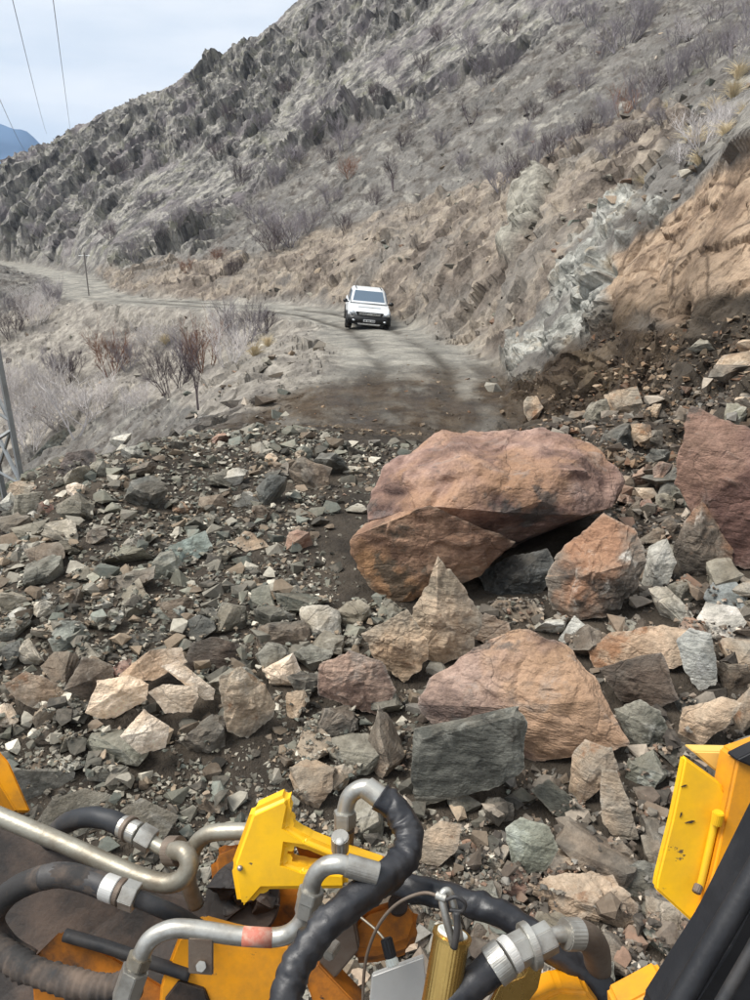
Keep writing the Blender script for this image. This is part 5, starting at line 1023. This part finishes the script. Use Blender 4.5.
# ------------------------------------------------------------------ the excavator the picture was taken from: boom head, hoses, door frame
def build_machine():
    pt = lambda x, y, t: Vector(ray(x, y)*t)
    mac = empty('excavator', (0, 0, -1.6), 'yellow excavator seen from its cab, boom head with hoses and open door frame in front', 'excavator')
    O = Vector(mac.location)
    YE = metal_mat('yellow_paint', lin(240, 160, 14, 1.0, 1.0), .5, 0, lin(104, 78, 44), .5, 9, .12, .5, lin(72, 56, 40))
    YB = metal_mat('bright_yellow_paint', lin(255, 194, 22, 1.0, 1.0), .45, 0, lin(150, 108, 40), .3, 11, .08, .5, lin(96, 76, 50))
    OR = metal_mat('worn_orange_paint', lin(206, 126, 36, 1.0, 1.0), .6, 0, lin(70, 54, 42), .9, 10, .4, .4, lin(60, 48, 40))
    GY = metal_mat('greasy_dark_steel', lin(44, 38, 34), .55, .1, lin(98, 78, 64), .65, 8, .5, .4, lin(42, 36, 34))
    ST = metal_mat('zinc_plated_steel', lin(186, 183, 172, .7, 1.0), .36, .7, lin(96, 84, 70), .6, 20, .15)
    PS = metal_mat('dull_pipe_steel', lin(164, 158, 140, .8, 1.0), .42, .55, lin(104, 90, 72), .7, 16, .2)
    BR = metal_mat('rusty_pipe', lin(112, 98, 84), .6, .4, lin(92, 68, 52), .6, 14, .3)
    HO = metal_mat('black_rubber', lin(34, 36, 40), .55, 0, lin(110, 100, 90), .3, 8, .2)
    DU = metal_mat('dusty_rubber', lin(40, 38, 37), .8, 0, lin(124, 102, 84), .6, 9, .3)
    SL = metal_mat('black_nylon_sleeve', lin(26, 28, 34), .42, 0, lin(84, 80, 78), .22, 16, .25, .55)
    GO = metal_mat('yellow_zinc', lin(196, 158, 84, .9, 1.0), .25, .9, lin(120, 90, 50), .3, 14, .1)
    AL = metal_mat('pale_aluminium', lin(208, 206, 198, .6, 1.0), .4, .3, lin(150, 144, 132), .3, 6, .1)
    BK = metal_mat('black_pillar_paint', lin(24, 25, 29), .45, 0, lin(66, 64, 64), .2, 20, .15, .45)
    RE = metal_mat('red_sticker', lin(186, 96, 74), .6, 0, lin(190, 160, 140), .7, 60); WT = metal_mat('white_enamel', lin(226, 230, 220, .9, 1.0), .4)
    def cr(pts, m=8):
        P = [Vector(p) for p in pts]; P = [P[0]*2-P[1]]+P+[P[-1]*2-P[-2]]; out = []
        for i in range(1, len(P)-2):
            for k in range(m):
                t = k/m; a, b, c, d = P[i-1:i+3]; out.append(.5*((2*b)+(c-a)*t+(2*a-5*b+4*c-d)*t*t+(3*b-a-3*c+d)*t**3))
        return out+[P[-2]]
    def tube(name, pts, rpx, mat, parent=mac, n=18, wr=0, seed=0, m=8, spiral=0, r_end=None):
        """pts: photo x, y and depth in metres; radius in photo pixels at the first depth"""
        C = cr([pt(*p) for p in pts], m); r0 = .9*rpx*pts[0][2]/F; bm = bmesh.new(); rings = []; a = None
        for i, c in enumerate(C):
            d = (C[min(i+1, len(C)-1)]-C[max(i-1, 0)]).normalized()
            a = (d.orthogonal() if a is None else a-d*a.dot(d)).normalized(); b = d.cross(a); rg = []
            for k in range(n):
                th = 2*pi*k/n; r = r0*(1+((r_end or 1)-1)*i/(len(C)-1))
                if wr:
                    q = np.array([[i*.23+seed*9.1+.8*sin(th+i*.13), cos(th)*.8, sin(th)*.8]]); r *= 1+wr*(vnoise(q, seed)[0]*.9+1.3*(abs(vnoise(q*np.array([1.3, 1.9, 1.9])+5, seed+1)[0])-.3)+.35*vnoise(q*3.1, seed+2)[0])
                if spiral: r *= 1+.07*sin(i*spiral+th)
                rg.append(bm.verts.new(c+(a*cos(th)+b*sin(th))*r-O))
            rings.append(rg)
        for p, q in zip(rings[:-1], rings[1:]):
            for k in range(n): bm.faces.new((p[k], p[(k+1) % n], q[(k+1) % n], q[k]))
        bm.faces.new(rings[0][::-1]); bm.faces.new(rings[-1]); bmesh.ops.recalc_face_normals(bm, faces=bm.faces[:])
        return bm_obj(name, bm, mat, parent, True)
    def collar(name, p, q, rpx, mat, parent, n=6, bev=.0012, r2=None):
        """nut or sleeve between two points, n sides"""
        a, b = pt(*p)-O, pt(*q)-O; d = (b-a).normalized(); u = d.orthogonal().normalized(); v = d.cross(u); r = .9*rpx*p[2]/F; bm = bmesh.new()
        ra = [bm.verts.new(a+(u*cos(2*pi*k/n)+v*sin(2*pi*k/n))*r) for k in range(n)]; r = .9*(r2 or rpx)*p[2]/F; rb = [bm.verts.new(b+(u*cos(2*pi*k/n)+v*sin(2*pi*k/n))*r) for k in range(n)]
        for k in range(n): bm.faces.new((ra[k], ra[(k+1) % n], rb[(k+1) % n], rb[k]))
        bm.faces.new(ra[::-1]); bm.faces.new(rb); bmesh.ops.recalc_face_normals(bm, faces=bm.faces[:])
        if bev: bmesh.ops.bevel(bm, geom=bm.edges[:], offset=bev, segments=2, affect='EDGES', clamp_overlap=True)
        return bm_obj(name, bm, mat, parent, n > 8 and not bev)
    def plate(name, poly, t, thick, mat, parent=mac, bev=.003, dirv=None, ts=None):
        """plate with the outline seen in the photograph (depth t, or one depth per corner) and a real thickness away from us"""
        P = [pt(x, y, ts[i] if ts else t)-O for i, (x, y) in enumerate(poly)]
        d = (dirv or Vector((0, cos(TH), -sin(TH)))).normalized()*thick; bm = bmesh.new()
        A = [bm.verts.new(p) for p in P]; Bv = [bm.verts.new(p+d) for p in P]; n = len(P)
        bm.faces.new(A); bm.faces.new(Bv[::-1])
        for i in range(n): bm.faces.new((A[(i+1) % n], A[i], Bv[i], Bv[(i+1) % n]))
        bmesh.ops.recalc_face_normals(bm, faces=bm.faces[:])
        if bev: bmesh.ops.bevel(bm, geom=[e for e in bm.edges], offset=bev, segments=3, affect='EDGES', clamp_overlap=True)
        return bm_obj(name, bm, mat, parent)
    DN = Vector((.0, .55, -.85))
    # boom beam, dark with grease and dust
    beam = plate('boom', [(-160, 760), (0, 822), (150, 884), (196, 892), (222, 905), (214, 965), (170, 1030), (120, 1120), (-200, 1150)], 1.62, .5, GY, mac, .012, DN, [1.72, 1.66, 1.62, 1.62, 1.60, 1.52, 1.45, 1.35, 1.4])
    plate('boom_side', [(60, 930), (110, 955), (170, 990), (240, 1010), (230, 1100), (40, 1100), (30, 960)], 1.43, .08, OR, mac, .005, DN)
    tube('grease_line', [(65, 935, 1.42), (110, 948, 1.41), (150, 962, 1.40), (190, 975, 1.40)], 7, HO, beam)
    plate('boom_edge', [(-30, 690), (0, 752), (9, 762), (31, 812), (16, 812), (-6, 776), (-40, 720)], 1.8, .22, YE, mac, .004, Vector((-.5, .6, -.6)))
    # long steel pipe with its return bend, stub, nut and short hose
    p1 = tube('steel_pipe', [(-140, 756, 1.56), (-20, 808, 1.5), (60, 842, 1.46), (130, 873, 1.42), (162, 883, 1.40), (180, 880, 1.39), (189, 866, 1.39), (185, 853, 1.40), (173, 850, 1.42)], 9.5, PS)
    collar('flange', (180, 851, 1.425), (168, 851, 1.435), 16, BR, p1, 18)
    tube('stub', [(170, 851, 1.43), (160, 847, 1.44), (148, 839, 1.45)], 8, PS, p1)
    collar('hex_nut', (153, 842, 1.45), (139, 834, 1.455), 14, ST, p1)
    h1 = tube('hydraulic_hose', [(124, 827, 1.47), (110, 820, 1.48), (92, 817, 1.5), (74, 820, 1.53), (60, 828, 1.58), (50, 842, 1.66)], 11.5, HO, mac, wr=.05, seed=3)
    collar('ferrule', (139, 834, 1.455), (122, 826, 1.47), 12.5, ST, h1, 18); collar('ferrule_ring', (131, 830, 1.46), (127, 828, 1.465), 14, BR, h1, 18)
    # second pipe into the hook
    tube('steel_pipe', [(196, 905, 1.5), (188, 880, 1.48), (191, 855, 1.46), (202, 838, 1.45), (220, 832, 1.44), (262, 832, 1.43), (300, 838, 1.44)], 9, PS)
    # dusty hose looping off the left edge
    h2 = tube('hydraulic_hose', [(30, 962, 1.42), (6, 945, 1.42), (-8, 920, 1.42), (6, 896, 1.40), (32, 881, 1.38), (62, 875, 1.36), (90, 881, 1.35), (108, 888, 1.34)], 13, DU, mac, wr=.04, seed=5)
    tube('black_section', [(44, 877.5, 1.368), (62, 875, 1.36), (90, 881, 1.35), (108, 888, 1.34)], 13.4, HO, h2, wr=.03, seed=5)
    collar('ferrule', (104, 886, 1.34), (117, 891, 1.335), 14.5, AL, h2, 20); collar('ferrule_ring', (118, 891, 1.335), (123, 893, 1.333), 15, BR, h2, 20); collar('hex_nut', (123, 893, 1.333), (137, 898, 1.33), 16, ST, h2)
    tube('tail', [(134, 897, 1.335), (160, 908, 1.34), (182, 918, 1.36), (205, 932, 1.40)], 9.5, HO, h2)
    tube('wrapped_hose', [(-30, 905, 1.45), (-12, 935, 1.42), (8, 957, 1.38), (36, 972, 1.35), (72, 983, 1.33), (108, 988, 1.32), (140, 984, 1.32)], 14, DU, mac, wr=.10, seed=8, spiral=2.1, m=14)
    # cast head in worn orange, its dark bore and side plates
    cast = plate('boom_head', [(208, 850), (232, 838), (276, 846), (302, 872), (316, 915), (300, 946), (250, 948), (214, 930)], 1.62, .22, OR, mac, .02, DN)
    bo = bmesh.new(); r = bmesh.ops.create_cone(bo, cap_ends=True, segments=32, radius1=.075, radius2=.075, depth=.03)
    c = pt(243, 900, 1.575)-O; q = Vector((0, -.6, .8)).to_track_quat('Z', 'Y').to_matrix()
    for v in bo.verts: v.co = q @ v.co + c
    bm_obj('bore', bo, GY, cast)
    for k in range(8):
        cc = pt(218+rng.uniform(0, 52), 874+rng.uniform(0, 44), 1.56)-O; q_ = rng.uniform(.014, .034)
        V, f = cut_rock(4000+k, (q_*1.3, q_, q_*.7), 11, 4); mesh_from('mud_clod', V+np.array(cc), f, GY, cast)
    head = plate('head_plate', [(156, 1040), (160, 985), (178, 938), (200, 928), (236, 938), (290, 946), (300, 985), (292, 1060)], 1.40, .05, YE, mac, .006)
    plate('rub_strip', [(164, 1000), (178, 982), (204, 990), (212, 1010), (190, 1030)], 1.392, .01, GY, head, .002)
    plate('worn_bar', [(302, 972), (318, 964), (362, 1010), (350, 1040), (326, 1040)], 1.42, .06, OR)
    # bright yellow hook shaped bracket
    hook = plate('hook_bracket', [(250, 812), (287, 795), (292, 806), (288, 826), (306, 838), (340, 852), (388, 868), (388, 880), (340, 866), (302, 850), (288, 848), (286, 862), (302, 868), (348, 872), (348, 891), (263, 892), (249, 908), (237, 908), (230, 868)], 1.34, .05, YB, mac, .010)
    collar('screw', (240, 868, 1.335), (240, 868.6, 1.345), 3, ST, hook, 12, 0)
    plate('upper_arm_lip', [(288, 830), (306, 842), (340, 855), (400, 876), (412, 900), (392, 892), (340, 876), (300, 858)], 1.40, .06, OR, hook, .004)
    stud = collar('stud', (340, 868, 1.33), (340, 846, 1.30), 6.5, ST, mac, 16); collar('stud_head', (340, 850, 1.31), (340, 836, 1.29), 10, ST, stud, 20, .004); collar('stud_washer', (340, 843, 1.285), (340, 841, 1.282), 4.5, AL, stud, 12, 0)
    # front pipe: nut, bend, clamp, sticker, second bend, nut and elbow
    p3 = tube('steel_pipe', [(118, 1030, 1.27), (128, 992, 1.26), (140, 958, 1.25), (150, 940, 1.25), (168, 930, 1.25), (190, 929, 1.25), (240, 936, 1.25), (278, 937, 1.25), (297, 928, 1.245), (306, 912, 1.24), (310, 894, 1.235), (314, 878, 1.23), (324, 867, 1.225), (338, 864, 1.22), (352, 867, 1.22)], 10, ST)
    collar('hex_nut', (125, 1000, 1.255), (136, 968, 1.25), 16, ST, p3); collar('hex_nut', (137, 966, 1.25), (141, 955, 1.25), 14, PS, p3, 6)
    collar('hex_nut', (306, 914, 1.238), (309, 899, 1.234), 14, ST, p3); collar('hex_nut', (309, 900, 1.234), (312, 889, 1.232), 15, ST, p3)
    collar('ferrule', (346, 865, 1.22), (378, 874, 1.22), 12.5, ST, p3, 24)
    collar('sticker', (243, 936.3, 1.25), (273, 937.8, 1.25), 10.25, RE, p3, 24, 0)
    clamp = plate('pipe_clamp', [(188, 938), (213, 939), (213, 976), (188, 974)], 1.235, .006, BR, mac, .002); collar('clamp_bolt', (201, 966, 1.235), (201, 966.6, 1.225), 6, ST, clamp, 6, .0008)
    # elbow standing up and the sleeved hose falling over the pipe
    el = tube('steel_elbow', [(342, 850, 1.40), (344, 830, 1.39), (345, 812, 1.385), (350, 796, 1.38), (362, 788, 1.375), (374, 790, 1.37), (384, 799, 1.36)], 9.5, ST)
    collar('hex_nut', (345, 826, 1.385), (345, 811, 1.383), 13, ST, el); collar('rusty_stub', (343, 852, 1.40), (345, 828, 1.388), 11, BR, el, 18)
    h3 = tube('sleeved_hose', [(380, 797, 1.36), (395, 809, 1.35), (407, 828, 1.33), (408, 850, 1.30), (392, 872, 1.26), (364, 893, 1.22), (336, 915, 1.19), (312, 942, 1.17), (294, 972, 1.15), (284, 1004, 1.13), (280, 1050, 1.12)], 15.5, SL, mac, n=26, wr=.13, seed=11, m=12)
    collar('ferrule', (366, 787, 1.37), (394, 808, 1.35), 12.5, ST, h3, 24, .001)
    tube('sleeved_hose', [(370, 876, 1.36), (400, 884, 1.35), (432, 893, 1.33), (470, 903, 1.31), (508, 918, 1.29), (544, 942, 1.27), (578, 968, 1.26), (604, 992, 1.25), (622, 1030, 1.25)], 14.5, SL, mac, n=26, wr=.12, seed=17, m=12)
    h5 = tube('sleeved_hose', [(400, 1060, 1.08), (440, 1012, 1.10), (470, 986, 1.12), (500, 962, 1.14)], 19, SL, mac, n=26, wr=.07, seed=23, m=12)
    collar('ferrule', (492, 968, 1.135), (506, 957, 1.14), 22, ST, h5, 26, .0015); collar('ferrule_ring', (506, 957, 1.14), (514, 951, 1.145), 20, AL, h5, 26, .0015)
    collar('hex_nut', (513, 953, 1.144), (530, 944, 1.15), 19, ST, h5); collar('flange', (526, 947, 1.15), (533, 944, 1.153), 25, ST, h5, 26, .0012); collar('hex_nut', (533, 946, 1.153), (552, 936, 1.16), 18, ST, h5)
    tube('elbow', [(548, 938, 1.16), (560, 934, 1.165), (574, 934, 1.17)], 9, ST, h5); e2 = collar('elbow_head', (564, 934, 1.165), (580, 934, 1.175), 17, ST, h5, 26, .002)
    tube('rusty_pipe', [(576, 934, 1.172), (588, 938, 1.19), (596, 950, 1.22), (598, 968, 1.26)], 16, BR, h5)
    plate('zinc_bracket', [(488, 1010), (500, 986), (524, 976), (538, 950), (544, 962), (538, 990), (520, 1014), (500, 1030)], 1.19, .012, GO, mac, .002)
    # orange pivot casting behind the sleeve, with bolt
    pv = plate('pivot_casting', [(344, 930), (364, 908), (396, 898), (416, 903), (421, 922), (414, 944), (386, 954), (350, 956)], 1.46, .12, OR, mac, .016, DN)
    collar('pivot_bore', (398, 906, 1.455), (398, 904, 1.44), 11, GY, pv, 24, .001); collar('pivot_bolt', (328, 956, 1.30), (336, 944, 1.33), 7, ST, pv, 6); plate('pivot_shelf', [(316, 930), (352, 908), (360, 950), (330, 985), (318, 965)], 1.43, .05, BR, pv, .004)
    plate('cover_plate', [(372, 976), (424, 957), (428, 1000), (430, 1040), (366, 1040)], 1.30, .012, AL, mac, .002)
    kn = collar('plunger', (386, 938, 1.28), (391, 958, 1.27), 7, BK, mac, 16, .002); collar('plunger_tip', (391, 958, 1.268), (393, 966, 1.264), 7.5, WT, kn, 16, .002)
    # zinc coloured pin with ring clip and retaining cable
    pin = collar('boom_pin', (434, 1040, 1.10), (452, 934, 1.13), 21, GO, mac, 32, .002); collar('pin_cap', (452, 935, 1.13), (453, 931, 1.131), 17, WT, pin, 32, .001)
    collar('pin_collar', (451.5, 938, 1.13), (452.5, 933.5, 1.1305), 22, GO, pin, 32, .0008)
    tube('ring_clip', [(454, 946, 1.10), (446, 918, 1.10), (442, 896, 1.105), (449, 892, 1.108), (455, 912, 1.105), (460, 940, 1.10)], 4.5, ST, pin, n=10)
    tube('ring', [(446, 900, 1.095), (456, 897, 1.09), (465, 903, 1.09), (462, 911, 1.095), (450, 910, 1.10)], 2.2, HO, pin, n=8)
    tube('ring_strap', [(457, 912, 1.092), (457, 930, 1.09), (454, 948, 1.092)], 4, HO, pin, n=10)
    tube('cable', [(443, 898, 1.10), (424, 893, 1.11), (400, 902, 1.13), (382, 920, 1.15), (370, 945, 1.17), (364, 975, 1.18), (362, 1040, 1.18)], 2.0, BR, mac, n=8); collar('cable_crimp', (446, 899, 1.10), (436, 895, 1.105), 4.5, ST, mac, 12, .0006)
    tube('thin_cable', [(358, 915, 1.33), (376, 930, 1.30), (388, 944, 1.275)], 1.4, PS, mac, n=6)
    plate('lower_guard', [(518, 1008), (560, 990), (588, 992), (604, 1012), (600, 1060), (510, 1060)], 1.2, .06, YE, mac, .006); plate('step_edge', [(618, 1010), (668, 983), (690, 1010), (680, 1060), (620, 1050)], .95, .05, YE, mac, .005)
    # yellow door bracket and black door pillar on the right
    br = plate('door_bracket', [(685, 757), (721, 783), (727, 796), (722, 832), (712, 872), (702, 906), (696, 926), (656, 890), (657, 880), (672, 820), (680, 782)], 1.0, .016, YB, mac, .003)
    plate('door_frame_edge', [(737, 758), (790, 740), (800, 830), (760, 862), (702, 930), (696, 926), (710, 880), (726, 810)], .985, .05, YE, mac, .004)
    plate('bracket_top', [(692, 751), (738, 752), (736, 764), (729, 779), (714, 770)], 1.04, .03, metal_mat('pale_yellow_paint', lin(244, 200, 96, .9, 1.0), .4, 0, lin(150, 120, 70), .2), br, .002)  # bracket top has its own pale yellow colour
    plate('frame_cap', [(736, 760), (752, 752), (790, 735), (790, 765), (754, 768)], .975, .03, BK, mac, .002)
    tube('bracket_rod', [(716, 812, .994), (713, 830, .994), (706, 862, .994), (700, 888, .994)], 4, YB, br); collar('rod_knuckle', (716, 824, .985), (719, 812, .98), 6, YB, br, 20, .003); collar('rod_screw', (699, 885, .985), (696, 893, .98), 5, BR, br, 12, .001)
    for x, y, a in ((684, 786, .3), (681, 815, 1.2), (690, 822, .2)):
        L_ = rng.uniform(2, 5.5); dx, dy = cos(a)*L_, -sin(a)*L_
        plate('paint_chip', [(x-dx, y-dy), (x-dx*.4-dy*.14, y-dy*.4+dx*.12), (x+dx*.2-dy*.28, y+dy*.2+dx*.3), (x+dx, y+dy), (x+dx*.5+dy*.22, y+dy*.5-dx*.15), (x-dx*.3+dy*.1, y-dy*.3-dx*.1)], .9985, .0012, GY, br, 0)
    pil = plate('door_pillar', [(800, 800), (820, 800), (930, 900), (930, 1120), (668, 1120), (668, 1040), (728, 945)], .60, .06, BK, mac, .004)
    tube('door_seal', [(815, 766, .585), (769, 850, .585), (725, 925, .585), (681, 1000, .585), (617, 1110, .585)], 13, BK, pil, m=6); tube('door_seal', [(835, 800, .575), (796, 865, .575), (757, 940, .575), (717, 1010, .575), (662, 1110, .575)], 7, HO, pil, m=6)
build_machine()
